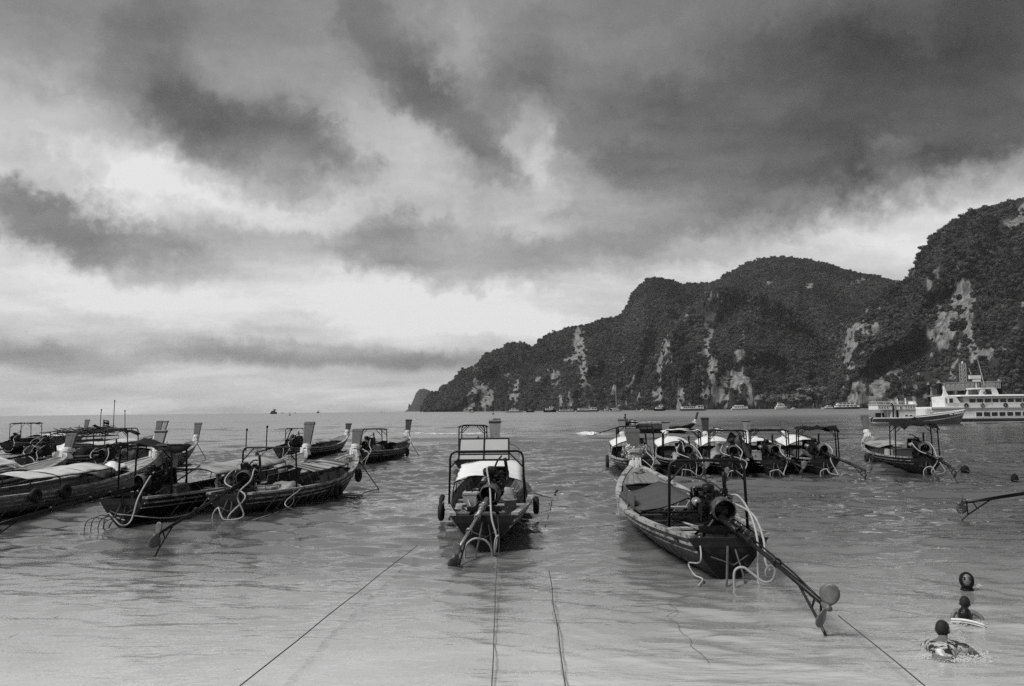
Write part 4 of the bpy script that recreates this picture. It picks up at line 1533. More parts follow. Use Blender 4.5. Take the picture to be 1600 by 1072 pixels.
longtail('right', 'longtail moored apart in front of the ferry, square prow post and tattered black awning', (1449, 741), (1353, 649), 10.2, 2.05, hull=H_BLACK, lod=1, post=M_POST,
         canopy=('arch', .36, .70, .88, M_CANVM, dict(rise=.16, posts=3)), gantry=dict(y=1.2, h=1.95, hw=.80, top='cloth', deep=.9, rag=.13, slope=.12), prop=(1495, 736, .30), panel=(.18, .30, .3, M_PANELL, (-1,), 2))
longtail('moving', 'black longtail under way with its tail shaft held high, helmsman standing in the stern', (964, 679), (1086, 649), 8.6, 1.9, hull=H_BLACK, lod=1, post=M_WOODD, rail=M_RAILD,
         canopy=('flat', .26, .56, 1.25, M_CANVM, dict(rise=.2, posts=3)), prop=(929, 679, .05), panel=(.26, .56, .5, M_PANEL, (1, -1), 3), hoses=False, top_z=2.25)
# the boat cut by the right edge: only its tail reaches in
longtail('off_right', 'longtail boat beyond the right edge, its raised propeller reaching into view', Vector((14.6, 19.2, 0)), (1672, 700), 9.5, 2.0, hull=H_DARK, lod=2, top_z=2.2,
         gantry=None, prop=(1502, 786, .42), hoses=[[(-.2, .9, 1.2), (-.5, .2, .9), (-.95, -.3, .7), (-1.25, -.4, .35), (-1.28, -.4, -.2)]])
# left hand group
longtail('left_4', 'longtail boat with striped panelled roof and bare stern gantry, tyre on its side', (357, 812), (556, 671), 8.8, 2.0, hull=H_MID, lod=0, post=M_POST, bow_rise=.66,
         canopy=('gable', .38, .68, .98, (M_CANVM, M_PANEL), dict(rise=.17, strips=10, posts=4, hw=.84, follow=.5)), gantry=dict(y=2.15, h=1.72, hw=.80), prop=(244, 836, .30),
         panel=(.42, .66, .26, M_PANEL, (1, -1), 3))
longtail('left_3', 'long black hulled longtail with low mottled roof and black stern awning, life jackets inside', (190, 820), (479, 660), 11.2, 2.1, hull=H_BLACK, lod=0, post=M_POST,
         canopy=('arch', .26, .66, 1.02, M_CANVM, dict(rise=.16, posts=4)), gantry=dict(y=.9, h=1.88, hw=.72, top='cloth', deep=.7, rag=.07, slope=.05, roll=-.07), prop=(-28, 826, .35),
         panel=(.44, .62, .30, M_CANVG, (1,), 2))
longtail('left_2', 'pale hulled longtail in the left group with long white canopy and white banded bow', Vector((-14.6, 18.2, 0)), (246, 673), 11.2, 2.15, hull=H_LIGHT, lod=0, post=M_POSTL, deck=M_PANELL,
         canopy=('arch', .34, .66, .98, M_CANVC, dict(rise=.13, posts=4, hw=.9)), prop=Vector((-.4, -3.6, .3)), post_w=1.1)
longtail('left_1', 'longtail with broad prow post beside the long white canopy', Vector((-17.7, 19.2, 0)), (107, 678), 10.8, 2.0, hull=H_DARK, lod=1, post=M_POST,
         canopy=('arch', .22, .64, .98, M_CANVC, dict(rise=.12)), prop=None)
longtail('left_b1', 'longtail with sagging black awning and pale prow ring, prow farthest right of the back row', (145, 746), (307, 661), 11.0, 2.0, hull=H_GREY, lod=1, post=M_POST,
         canopy=('arch', .36, .62, .95, M_CANVM, dict(rise=.16)), gantry=dict(y=1.4, h=2.05, hw=.76, top='cloth', deep=1.0, rag=.08, slope=-.1, roll=-.14), prop=Vector((-.6, -3.4, .3)), panel=(.2, .36, .3, M_PANEL, (1,), 2))
longtail('left_b2', 'longtail with tall square prow post and long white roof in the back row', (40, 738), (246, 658), 11.5, 2.0, hull=H_DARK, lod=1, post=M_POST,
         canopy=('arch', .36, .74, 1.1, M_CANVC, dict(rise=.12)), prop=Vector((-.8, -3.4, .3)))
longtail('left_b3', 'longtail carrying a heap of brushwood on its roof', (46, 714), (256, 658), 11.0, 1.9, hull=H_GREY, lod=2, post=M_POSTL,
         canopy=('flat', .2, .56, 1.2, M_CANVD, dict(rise=.1)), prop=Vector((-.8, -3.4, .3)), panel=(.12, .56, .4, M_PANEL, (1, -1), 3))
longtail('left_b4', 'farthest longtail at the left edge, with small black awning on thin posts', (10, 706), (134, 656), 11.0, 1.9, hull=H_DARK, lod=2, post=M_POST,
         canopy=('arch', .34, .66, 1.0, M_CANVW, dict(rise=.15)), gantry=dict(y=1.6, h=2.1, hw=.8, top='cloth', deep=1.4, rag=.06), panel=(.22, .6, .36, M_PANEL, (1, -1), 3))
longtail('mid_1', 'longtail lying between the striped roof boat and the open sea, black engine at its stern', (440, 718), (543, 662), 8.4, 1.9, hull=H_DARK, lod=1, post=M_WOODD,
         canopy=('arch', .3, .62, .86, M_CANVM, dict(rise=.16)), gantry=dict(y=1.6, h=1.75, hw=.7), prop=Vector((-.6, -1.6, .5)), panel=(.4, .62, .26, M_PANEL, (1,), 2))
longtail('mid_2', 'longtail on open water with flat topped stern frame, farthest right of the left group', (562, 725), (637, 656), 9.4, 2.0, hull=H_DARK, lod=1, post=M_WOODD,
         canopy=('arch', .42, .72, .92, M_CANVM, dict(rise=.15, posts=3)), gantry=dict(y=1.5, h=1.75, hw=.72, top='cloth', deep=.9, rag=.02, cloth=M_CANVG), prop=Vector((-.3, -2.4, .4)), panel=(.42, .74, .28, M_PANEL, (1, -1), 3))

# ================================================================== big boats and the pier
M_BLACKGLASS = mat('dark_window', 0.008, 0.08, 0.2, 2.0, 0.0, spec=0.6)
M_HULLGREY = mat('hull_grey', 0.17, 0.45, 0.2, 0.6, 0.05, dirt=0.09, dirt_amt=0.3, stretch=(.4, .4, 2))
M_OFFW = mat('off_white', 0.68, 0.45, 0.12, 0.8, 0.05, dirt=0.36, dirt_amt=0.3, stretch=(1, 1, .5))
M_PILE = mat('tarred_pile', 0.012, 0.7, 0.4, 1.0, 0.1)
M_TRUSS = mat('galvanised_steel', 0.32, 0.5, 0.25, 2.0, 0.05)
M_CONC = mat('concrete', 0.22, 0.85, 0.3, 1.0, 0.1, dirt=0.1, dirt_amt=0.4)


def loft_hull(L, W, zs, zk, n=22, stern=0.8, full=2.6, rake=0.0, ns=6):
    """ship hull with its bow at +x; zs(t) rail height, zk keel depth; returns MB with deck on top"""
    mb = MB()
    rows = []
    for i in range(n + 1):
        t = i / n
        b = W / 2 * (stern + (1 - stern) * min(t / .35, 1) ** .6) if t < .6 else W / 2 * max(1 - ((t - .6) / .4) ** full, 0.015)
        row = []
        for j in range(ns + 1):
            q = j / ns
            z = zk + (zs(t) - zk) * q
            y = b * (0.45 + 0.55 * q ** .6)
            row.append((t * L + rake * (q - 1) * max(t - .7, 0) / .3, y, z))
        rows.append(row)
    for side in (1, -1):
        vs = [(x, side * y, z) for r_ in rows for (x, y, z) in r_]
        fs = []
        for i in range(n):
            for j in range(ns):
                a = i * (ns + 1) + j
                f = (a, a + ns + 1, a + ns + 2, a + 1)
                fs.append(f[::-1] if side == 1 else f)
        mb.add(vs, fs)
    # deck and transom
    vs = []
    for r_ in rows:
        x, y, z = r_[-1]
        vs += [(x, y, z - .03), (x, -y, z - .03)]
    mb.add(vs, [(2 * i, 2 * i + 1, 2 * i + 3, 2 * i + 2) for i in range(n)])
    r_ = rows[0]
    vs = [(x, y, z) for x, y, z in r_] + [(x, -y, z) for x, y, z in r_]
    mb.add(vs, [(j, j + 1, ns + 2 + j, ns + 1 + j) for j in range(ns)])
    return mb


def window(parent, c, w, h, depth=0.06, ny=-1, frame=M_OFFW, glass=M_BLACKGLASS):
    """a framed window in a wall that faces -y (ny=-1) or +y: frame bars round a recessed pane"""
    x, y, z = c
    mb = MB()
    b = min(0.07, w * .12)
    for (ox, oz, ww, hh) in ((0, h / 2 + b / 2, w + 2 * b, b), (0, -h / 2 - b / 2, w + 2 * b, b), (-w / 2 - b / 2, 0, b, h), (w / 2 + b / 2, 0, b, h)):
        mb.box((x + ox, y + ny * depth / 2, z + oz), (ww, depth, hh))
    f = mb.build('window', frame, parent)
    MB().box((x, y + ny * 0.012, z), (w, 0.02, h)).build('pane', glass, f)
    return f


def railing(parent, pts, h=1.0, step=1.2, mat_=M_OFFW, r_=0.022, bars=2):
    mb = MB()
    P = [Vector(p) for p in pts]
    for a, c in zip(P, P[1:]):
        n = max(1, int((c - a).length / step))
        for i in range(n + 1):
            q = a.lerp(c, i / n)
            mb.tube([q, q + Vector((0, 0, h))], r_, 4)
        for k in range(bars):
            z = h * (k + 1) / bars
            mb.tube([a + Vector((0, 0, z)), c + Vector((0, 0, z))], r_, 4)
    return mb.build('railing', mat_, parent)


# ---------------------------------------------------------------- ferry
FD = 122.0
FS = FPX / FD


def fx(px):
    return (px - 800) / FS


FW = 633.0 + CAM_H * FS            # waterline row at that distance


def fz(py):
    return (FW - py) / FS


def build_ferry():
    X0 = fx(1424)
    root = empty('ferry', (X0, FD + 2.8, 0))
    tag(root, 'large white two deck passenger ferry with rows of black windows, cut by the right edge', 'ferry')

    def X(px):
        return fx(px) - X0

    L = X(1800)
    yf = -2.8
    zh = fz(653.5)
    # hull: the bow points left, so turn the loft round
    mb = loft_hull(L, 5.8, lambda t: zh + 0.45 * max(t - .75, 0) / .25, -0.5, stern=.95, full=3.2, rake=1.0)
    mb.v = [(L - x, -y, z) for x, y, z in mb.v]
    mb.build('hull', M_HULLGREY, root)
    for z, hgt in ((fz(653.0), .12), (fz(659.5), .09)):
        MB().box((L * .56, yf - .06, z), (L * .86, .12, hgt)).build('rubbing_strake', M_OFFW, root)
    # lower saloon
    z0, z1 = zh, fz(637.5)
    MB().box((X(1445) + (L - X(1445)) / 2, 0, (z0 + z1) / 2), (L - X(1445), 5.4, z1 - z0), top=(1, .97)).build('lower_saloon', M_OFFW, root)
    xs = [1449 + 8.6 * i for i in range(4)] + [1520.5 + 12.05 * i for i in range(23)]
    for i, px in enumerate(xs):
        w = .62 if i < 4 else .96
        window(root, (X(px + (3.5 if i < 4 else 5.5)), -2.70, fz(647.3)), w, .62)
    # deck edge between the decks
    MB().box((X(1452) + (L - X(1452)) / 2, 0, fz(636.5)), (L - X(1452), 5.75, .22)).build('deck_edge', M_WHITE, root)
    # upper bulwark with its panels
    zb0, zb1 = fz(635.3), fz(630.6)
    n = 18
    xa = X(1476)
    for i in range(n):
        a = xa + (L - xa) * i / n
        c = xa + (L - xa) * (i + 1) / n - .035
        MB().box(((a + c) / 2, yf + .06, (zb0 + zb1) / 2 + .05), (c - a, .08, zb1 - zb0 + .2)).build('bulwark_panel', M_WHITE if i % 3 else M_OFFW, root)
    # upper saloon
    xu = X(1508)
    zt = fz(619.5)
    MB().box((xu + (L - xu) / 2, .05, (zb0 + zt) / 2), (L - xu, 5.0, zt - zb0)).build('upper_saloon', M_OFFW, root)
    for i in range(22):
        window(root, (X(1518 + 12.0 * i), -2.45, fz(626.4)), .97, .66)
    # roof, raked a little at its fore end
    mb = MB().box((xu + (L - xu) / 2 - .5, 0, fz(618.0)), (L - xu + 1.0, 5.7, .22), top=(.985, .95))
    mb.build('roof', M_WHITE, root)
    # wheelhouse with raked front and a fin on top
    a, c = X(1478), X(1506)
    zw0, zw1 = zb0, fz(618.8)
    mb = MB()
    prof = [(a, zw0), (a, zw1 - .1), (a + .5, zw1), (c - 1.0, zw1 + .05), (c, zw0)]
    vs = [(x, -1.9, z) for x, z in prof] + [(x, 1.9, z) for x, z in prof]
    k = len(prof)
    mb.add(vs, [tuple(range(k))[::-1], tuple(range(k, 2 * k))] + [(i, (i + 1) % k, (i + 1) % k + k, i + k) for i in range(k)])
    wh = mb.build('wheelhouse', M_WHITE, root)
    window(wh, (X(1488), -1.9, fz(626.5)), .62, .85)
    window(wh, (X(1479.9), -1.9, fz(626.5)), .18, .85)
    MB().box((X(1489), -1.93, fz(632.8)), (1.0, .05, .62)).build('door', M_OFFW, wh)
    mb = MB()
    prof = [(X(1484.5), zw1), (X(1487), fz(612)), (X(1487.3), fz(602.5)), (X(1488.6), fz(603)), (X(1492), fz(613.5)), (X(1496), zw1)]
    k = len(prof)
    mb.add([(x, -.12, z) for x, z in prof] + [(x, .12, z) for x, z in prof], [tuple(range(k))[::-1], tuple(range(k, 2 * k))] + [(i, (i + 1) % k, (i + 1) % k + k, i + k) for i in range(k)])
    mb.build('fin', M_WHITE, root)
    # radar arch
    mb = MB()
    for y in (-1.8, 1.8):
        for (p0, p1, w) in ((X(1533), X(1540), .75), (X(1563), X(1556), .95)):
            mb.box(((p0 + p1) / 2, y, (fz(617.5) + fz(607)) / 2), (w, .18, fz(607) - fz(617.5)), top=(.8, 1), shift=((p1 - p0) / 2, 0))
    mb.box(((X(1535) + X(1558)) / 2, 0, fz(606.8)), (X(1558) - X(1535), 3.8, .2))
    mb.build('radar_arch', M_WHITE, root)
    MB().lathe([(.001, 0), (.24, 0), (.24, .05), (.001, .05)], 16, Matrix.Translation((X(1541), -1.93, fz(614))) @ Matrix.Rotation(R(90), 4, 'X')).build('emblem', M_STEEL, root)
    MB().box((X(1529), -.8, fz(613)), (.9, .9, .85), top=(.92, .92)).build('deck_locker', M_RAILD, root)
    mb = MB()
    mb.box((X(1538.5), 0, fz(588.5)), (1.75, .35, .55))
    mb.build('radar', M_WHITE, root)
    MB().tube([(X(1540), 0, fz(606)), (X(1540), 0, fz(590))], .07, 6).build('mast', M_OFFW, root)
    MB().box((X(1541), 0, fz(594)), (1.2, .3, .3)).build('lamp_bar', M_OFFW, root)
    for (a_, b_, t_) in ((1536, 584, 1533), (1556, 601, 1548)):
        MB().tube([(X(a_), .5, fz(b_)), (X(t_), .5, fz(574 if a_ == 1536 else 561))], .035, 5).build('antenna', M_OFFW, root)
    # life rings hung on the bulwark
    for i, px in enumerate((1506, 1531, 1567, 1593)):
        o = empty('life_ring', (X0 + X(px), FD + 2.8 + yf - .08, fz(633.4)))
        dark = i in (0, 2)
        tag(o, ('black life ring hung by the wheelhouse of the ferry', 'pale life ring, left one of the two on the ferry bulwark', 'black life ring in the middle of the ferry bulwark', 'pale life ring on the ferry bulwark nearest the right edge of the picture')[i], 'life ring', 'life rings on the ferry')
        MB().torus((0, 0, 0), .26, .085, 18, 7, Matrix.Rotation(R(90), 3, 'X')).build('ring', M_RUBBER if dark else M_HULLGREY, o, smooth=True)
        MB().tube([(-.2, -.02, .2), (0, -.03, .42), (.2, -.02, .2)], .02, 4).build('cord', M_RUBBER, o)
    # bow fittings
    railing(root, [(X(1452), yf + .3, fz(636)), (X(1476), yf + .3, fz(636))], .8, .8)


build_ferry()


# ---------------------------------------------------------------- the smaller white boat in front of it
def build_workboat():
    D = 112.0
    s = FPX / D
    X0 = (1362 - 800) / s
    W0 = 634.3 + CAM_H * s
    root = empty('work_boat', (X0, D + 1.8, 0))
    tag(root, 'white wooden boat with two level deckhouse and upswept grey bow, moored before the ferry', 'boat')

    def X(px):
        return (px - 1362) / s

    def Z(py):
        return (W0 - py) / s

    L = X(1516)
    sh = lambda t: Z(653.5) + (Z(641.5) - Z(653.5)) * max(t - .25, 0) ** 1.7 / .75 ** 1.7
    loft_hull(L, 3.6, sh, -0.4, stern=.8, full=2.2, rake=1.1, n=28).build('hull', M_HULLGREY, root)
    for dz, r_ in ((.02, .075), (-.62, .07)):
        for side in (-1, 1):
            pts = []
            for i in range(25):
                t = i / 24 * .995
                b = 1.8 * (.8 + .2 * min(t / .35, 1) ** .6) if t < .6 else 1.8 * max(1 - ((t - .6) / .4) ** 2.2, .015)
                q = (sh(t) + dz + .4) / (sh(t) + .4)
                pts.append((t * L + 1.1 * (q - 1) * max(t - .7, 0) / .3, side * (b * (.45 + .55 * q ** .6) + .02), sh(t) + dz))
            MB().tube(pts, r_, 5).build('rail' if dz > 0 else 'rubbing_strake', M_WHITE if dz > 0 else M_OFFW, root)
    # deckhouse
    a, m, c = X(1371), X(1391), X(1430)
    MB().box(((m + c) / 2, 0, (Z(654) + Z(638)) / 2), (c - m, 2.6, Z(638) - Z(654))).build('lower_cabin', M_WHITE, root)
    up = MB().box(((a + c) / 2 - .1, 0, (Z(640) + Z(632.5)) / 2), (c - a, 2.9, Z(632.5) - Z(640)), top=(.985, 1)).build('upper_cabin', M_WHITE, root)
    MB().box(((a + c) / 2, 0, Z(632.2)), (c - a + .3, 3.1, .09)).build('roof', M_OFFW, root)
    for px in (1373, 1377, 1381, 1385, 1398, 1414, 1418, 1422, 1426):
        window(up, (X(px), -1.45, Z(636)), .17, .22, .05)
    window(up, (X(1406), -1.45, Z(637)), .26, .34, .05)
    for px in (1378, 1388):
        MB().box((X(px), -.9, (Z(653) + Z(640)) / 2), (.14, .14, Z(640) - Z(653))).build('post', M_OFFW, root)
    MB().box((X(1379), -.2, Z(648.5)), (.6, 1.5, .62)).build('engine_box', M_CANVD, root)
    MB().box((X(1401), -1.32, Z(647)), (.3, .05, 1.1)).build('door', M_CANVD, root)
    for px in (1415, 1422):
        window(root, (X(px), -1.3, Z(649.5)), .4, .18, .05)
    railing(root, [(a, -1.45, Z(632)), (c, -1.45, Z(632)), (c, 1.45, Z(632)), (a, 1.45, Z(632)), (a, -1.45, Z(632))], .45, .9, M_OFFW, .02, 2)
    MB().tube([(X(1391), -1.5, Z(630)), (X(1393.5), -1.6, Z(634)), (X(1393), -1.55, Z(652))], .10, 6).build('boarding_ladder', M_CANVD, root)
    MB().tube([(X(1420), 0, Z(632)), (X(1416.5), 0, Z(579))], .05, 6).build('mast', M_WOOD, root)
    MB().tube([(X(1424), .4, Z(632)), (X(1424), .4, Z(622))], .09, 6).build('funnel', M_WHITE, root)
    MB().tube([(X(1411), .4, Z(632)), (X(1411), .4, Z(623))], .07, 6).build('vent', M_WHITE, root)
    MB().box((X(1432), 0, Z(630.5)), (.6, 1.6, .5), top=(.7, .7)).build('raft_case', M_OFFW, root)
    # tyres as fenders
    for i, (px, py, r_) in enumerate(((1364, 655.5, .36), (1385, 657.5, .22), (1404, 657.5, .30), (1424, 654, .24))):
        o = empty('tyre', (X0 + X(px), D - .12 + (.9 if i == 0 else 0), Z(py)))
        tag(o, ('big tyre on the stern of the white wooden boat by the ferry', 'tyre hanging below the open after deck of the white wooden boat', 'tyre hanging amidships on the white wooden boat by the ferry', 'small tyre hanging below the cabin front of the white wooden boat')[i], 'tyre', 'tyres along the white wooden boat')
        MB().torus((0, 0, 0), r_ * .7, r_ * .34, 14, 6, Matrix.Rotation(R(90), 3, 'X')).build('tread', M_RUBBER, o, smooth=True)
        MB().tube([(0, 0, r_), (0.02, .05, r_ + .55)], .025, 4).build('rope', M_ROPE, o)
    # the painted name: unreadable strokes, then a 3
    mb = MB()
    b0 = Vector((X(1479), -1.72, Z(648.0)))
    rise = (Z(644.2) - Z(648.4)) / (X(1508) - X(1479))

    def mark(px, py, w, h, rot=0.0, y=-1.86):
        mb.box((X(px), y, Z(py)), (w, .02, h), Matrix.Rotation(rot, 3, 'Y'))

    mark(1481.6, 648.1, .40, .16)
    for px, py in ((1487.2, 647.6), (1489.0, 646.8), (1491.5, 646.9), (1493.5, 646.4), (1496.0, 646.0), (1498.4, 645.6), (1500.8, 645.3)):
        mb.torus((X(px), -1.86, Z(py)), .085, .026, 8, 4, Matrix.Rotation(R(90), 3, 'X'))
        mark(px + .9, py - .1, .05, .22)
    for k, (dx, dz) in enumerate(((0, .10), (0, 0), (0, -.10))):
        mark(1505.2, 644.7 - dz * s, .2, .045)
    mark(1506.2, 644.7, .05, .24)
    mb.build('name_lettering', M_WHITE, root)
    MB().box((X(1515), 0, Z(639.5)), (.35, .16, .5), top=(1.4, 1), shift=(.2, 0)).build('stem_post', M_STEEL, root)


build_workboat()


# ---------------------------------------------------------------- pier behind the ferry
def build_pier():
    D = 150.0
    s = FPX / D
    W0 = 633.2 + CAM_H * s

    def X(px):
        return (px - 800) / s

    def Z(py):
        return (W0 - py) / s

    for i, (px, py, w, y) in enumerate(((1457.5, 600, .5, 2), (1465.5, 598, .85, 0), (1526.5, 597, .85, 0), (1559.5, 597, .85, 0))):
        o = empty('pier_pile', (X(px), D + y, 0))
        tag(o, ('thinner black pile, leftmost of the pier behind the white boats', 'black pile with pointed cap at the left end of the steel gangway', 'black pile between the two gangway spans', 'black pile with pointed cap behind the radar arch of the ferry')[i], 'pile', 'black piles of the pier')
        MB().lathe([(w / 2, -2), (w / 2, Z(py))], 10).build('shaft', M_PILE, o, smooth=True)
        MB().lathe([(w / 2 + .03, Z(py) - .1), (w / 2 + .03, Z(py)), (.02, Z(py - 4.5))], 10).build('cap', M_HULLGREY, o)

    def truss(name, label, a, c, zt0, zt1, zb0, zb1, n):
        root = empty(name, (X(a), D, 0))
        tag(root, label, 'gangway')
        Lx = X(c) - X(a)
        for y in (-1.0, 1.0):
            mb = MB()
            mb.box((Lx / 2, y, (zt0 + zt1) / 2), (Lx, .16, .16), Matrix.Rotation(-math.atan2(zt1 - zt0, Lx), 3, 'Y'))
            mb.box((Lx / 2, y, (zb0 + zb1) / 2), (Lx, .16, .18), Matrix.Rotation(-math.atan2(zb1 - zb0, Lx), 3, 'Y'))
            mb.build('chord', M_TRUSS, root)
            for i in range(n + 1):
                x = Lx * i / n
                f = i / n
                z1, z0 = zt0 + (zt1 - zt0) * f, zb0 + (zb1 - zb0) * f
                MB().box((x, y, (z0 + z1) / 2), (.11, .1, z1 - z0)).build('upright', M_TRUSS, root)
                if i < n:
                    x2 = Lx * (i + 1) / n
                    MB().tube([(x, y, z0 if i % 2 else z1), (x2, y, z1 if i % 2 else z0)], .055, 4).build('diagonal', M_TRUSS, root)
        MB().box((Lx / 2, 0, (zb0 + zb1) / 2 + .05), (Lx, 2.0, .08), Matrix.Rotation(-math.atan2(zb1 - zb0, Lx), 3, 'Y')).build('walkway', M_HULLGREY, root)

    truss('gangway', 'long pale steel lattice gangway of the pier, above the ferry wheelhouse', 1469.5, 1523, Z(598.8), Z(597), Z(610), Z(608.8), 14)
    truss('gangway', 'short pale steel lattice gangway behind the ferry radar arch', 1536.5, 1556, Z(597), Z(597), Z(607), Z(607), 7)
    # lattice tower
    root = empty('lattice_tower', (X(1511), D + 1.5, 0))
    tag(root, 'pale square lattice tower standing above the pier gangway', 'tower')
    w = .38
    for sx in (-1, 1):
        for sy in (-1, 1):
            MB().box((sx * w, sy * w, (Z(568) + 0) / 2), (.13, .13, Z(568))).build('leg', M_TRUSS, root)
    n = 14
    for i in range(n):
        z0, z1 = Z(650) + (Z(568) - Z(650)) * i / n, Z(650) + (Z(568) - Z(650)) * (i + 1) / n
        mb = MB()
        for sy in (-1, 1):
            mb.tube([(-w, sy * w, z0), (w, sy * w, z1)], .045, 4)
            mb.tube([(-w, sy * w, z1), (w, sy * w, z1)], .045, 4)
        for sx in (-1, 1):
            mb.tube([(sx * w, w, z0), (sx * w, -w, z1)], .045, 4)
        mb.build('bracing', M_TRUSS, root)
    MB().lathe([(.001, Z(564)), (.16, Z(565)), (.16, Z(568)), (.001, Z(568))], 8).build('lamp', M_OFFW, root)
    # platform
    root = empty('pier_platform', (X(1492), D + 1, 0))
    tag(root, 'low pier platform with posts under the gangway', 'pier')
    MB().box((0, 0, Z(618)), (X(1530) - X(1453), 3.0, .34)).build('deck', M_CONC, root)
    for px in (1462, 1478, 1496, 1515):
        MB().box((X(px) - X(1492), -1.0, Z(618) / 2), (.5, .5, Z(618))).build('column', M_CONC if px != 1462 else M_PILE, root)
    MB().box((X(1505) - X(1492), .6, Z(614)), (1.3, 1.2, .8)).build('cabinet', M_CONC, root)
    MB().box((X(1474) - X(1492), .5, Z(628)), (1.8, 1.6, 1.9)).build('kiosk', M_HULLGREY, root)
    # floating walkway to the left
    root = empty('pontoon', (X(1452), D - 6, 0))
    tag(root, 'floating landing stage with pale railings, left of the ferry wheelhouse', 'pontoon')
    MB().box((0, 0, .25), (8.5, 3.0, .6)).build('float', M_CONC, root)
    railing(root, [(-4.2, -1.4, .55), (4.2, -1.4, .55)], 1.9, .9, M_TRUSS, .04, 3)
    railing(root, [(-4.2, 1.4, .55), (4.2, 1.4, .55)], 1.9, .9, M_TRUSS, .04, 3)
    MB().tube([(0.2, 1.6, 0), (0.2, 1.6, Z(612))], .11, 7).build('mooring_post', M_OFFW, root)


build_pier()


# ---------------------------------------------------------------- boats lying under the cliffs
def far_boat(px, wpx, kind, label, D=900.0, flip=False, h=1.0, mast=None):
    s = FPX / D
    hor = 649.2 - 0.01064 * px
    x = (px - 800) / s
    L = wpx / s
    root = empty('moored_boat', (x, D, 0), R(180) if flip else 0.0)
    tag(root, label, 'boat', 'boats anchored under the cliffs')
    W = min(L * .3, 5.0)
    hull_m = {'dark': M_CANVD, 'cruiser': M_CANVD, 'tour': M_HULLGREY, 'double': M_RAILD}.get(kind, M_OFFW)
    zs = {'dark': 1.2, 'cruiser': 2.0, 'tour': 1.5, 'double': 1.8, 'yacht': 1.5, 'cat': 1.2, 'skiff': .9, 'bigbow': 3.2, 'house': 1.6}[kind] * h
    mb = loft_hull(L, W, lambda t: zs * (1 + .45 * max(t - .45, 0)), -.4, n=12, ns=3, rake=L * .05)
    mb.v = [(a - L / 2, b, c) for a, b, c in mb.v]
    mb.build('hull', hull_m, root)

    def cabin(x0, x1, z0, z1, m=M_WHITE, wins=4, name='cabin', rake=.9):
        hw_ = W * .38
        o = MB().box(((x0 + x1) / 2 * L, 0, (z0 + z1) / 2), ((x1 - x0) * L, hw_ * 2, z1 - z0), top=(rake, .95)).build(name, m, root)
        if wins:
            w = (x1 - x0) * L * .8 / wins
            for i in range(wins):
                xx = ((x0 + x1) / 2 + (x1 - x0) * .4 * (2 * (i + .5) / wins - 1)) * L
                for sgn in (-1, 1):
                    MB().box((xx, sgn * hw_, z0 + (z1 - z0) * .58), (w * .72, .16, (z1 - z0) * .36)).build('window', M_BLACKGLASS, o)
        MB().box(((x0 + x1) / 2 * L, 0, z1 + .06), ((x1 - x0) * L * 1.03, hw_ * 2.1, .14)).build('roof', M_WHITE, root)

    if kind == 'yacht':
        cabin(-.3, .22, zs, zs + 1.5 * h, wins=5, rake=.8)
        cabin(-.2, .08, zs + 1.55 * h, zs + 2.6 * h, M_OFFW, 3, 'flybridge', .75)
    elif kind == 'dark':
        cabin(-.15, .2, zs, zs + 1.6 * h, M_STEEL, 2)
        MB().tube([(0, 0, zs), (.03 * L, 0, zs + 4 * h)], .12, 5).build('mast', M_WOODD, root)
    elif kind == 'cruiser':
        cabin(-.38, .2, zs, zs + 1.7 * h, M_WHITE, 3)
        cabin(-.05, .28, zs + 1.75 * h, zs + 3.5 * h, M_WHITE, 2, 'wheelhouse')
        MB().tube([(.1 * L, 0, zs + 3.5 * h), (.1 * L, 0, zs + 5 * h)], .1, 5).build('mast', M_OFFW, root)
    elif kind == 'tour':
        cabin(-.44, .12, zs, zs + 1.9 * h, M_OFFW, 6, rake=.98)
        cabin(.12, .38, zs, zs + 2.6 * h, M_WHITE, 2, 'wheelhouse', .8)
        MB().box((-.1 * L, 0, zs + 3.2 * h), (.3 * L, W * .5, .15)).build('sunshade', M_STEEL, root)
        for k in (-.22, .02):
            MB().tube([(k * L, 0, zs + 1.9 * h), (k * L, 0, zs + 3.2 * h)], .09, 5).build('post', M_STEEL, root)
    elif kind == 'house':
        cabin(-.42, .42, zs, zs + 2.0 * h, M_WHITE, 5, rake=.96)
        cabin(-.3, .2, zs + 2.1 * h, zs + 3.0 * h, M_OFFW, 0, 'sundeck', .9)
    elif kind == 'double':
        cabin(-.46, .44, zs, zs + 1.9 * h, M_OFFW, 5, rake=.97)
        cabin(-.4, .3, zs + 2.1 * h, zs + 4.0 * h, M_OFFW, 4, 'upper_deck', .92)
        for k in (-.2, .12):
            MB().tube([(k * L, 0, zs + 4 * h), (k * L, 0, zs + 8 * h)], .09, 5).build('mast', M_STEEL, root)
    elif kind == 'bigbow':
        cabin(-.4, .3, zs, zs + 2.2 * h, M_OFFW, 3)
        cabin(-.3, .2, zs + 2.3 * h, zs + 4.2 * h, M_WHITE, 3, 'bridge')
        cabin(-.3, .05, zs + 4.3 * h, zs + 5.4 * h, M_STEEL, 2, 'upper_bridge')
    elif kind == 'cat':
        cabin(-.3, .25, zs, zs + 1.3 * h, M_WHITE, 3, rake=.7)
        MB().tube([(.02 * L, 0, zs), (.0, 0, (mast or 22))], .16, 6).build('mast', M_OFFW, root)
        MB().tube([(.02 * L, 0, zs + 2.2), (-.42 * L, 0, zs + 2.0)], .22, 6).build('boom', M_OFFW, root)
        MB().tube([(.48 * L, 0, zs + .3), (.0, 0, (mast or 22))], .05, 4).build('stay', M_STEEL, root)
    elif kind == 'skiff':
        cabin(-.1, .25, zs, zs + 1.1 * h, M_WHITE, 1)
    return root


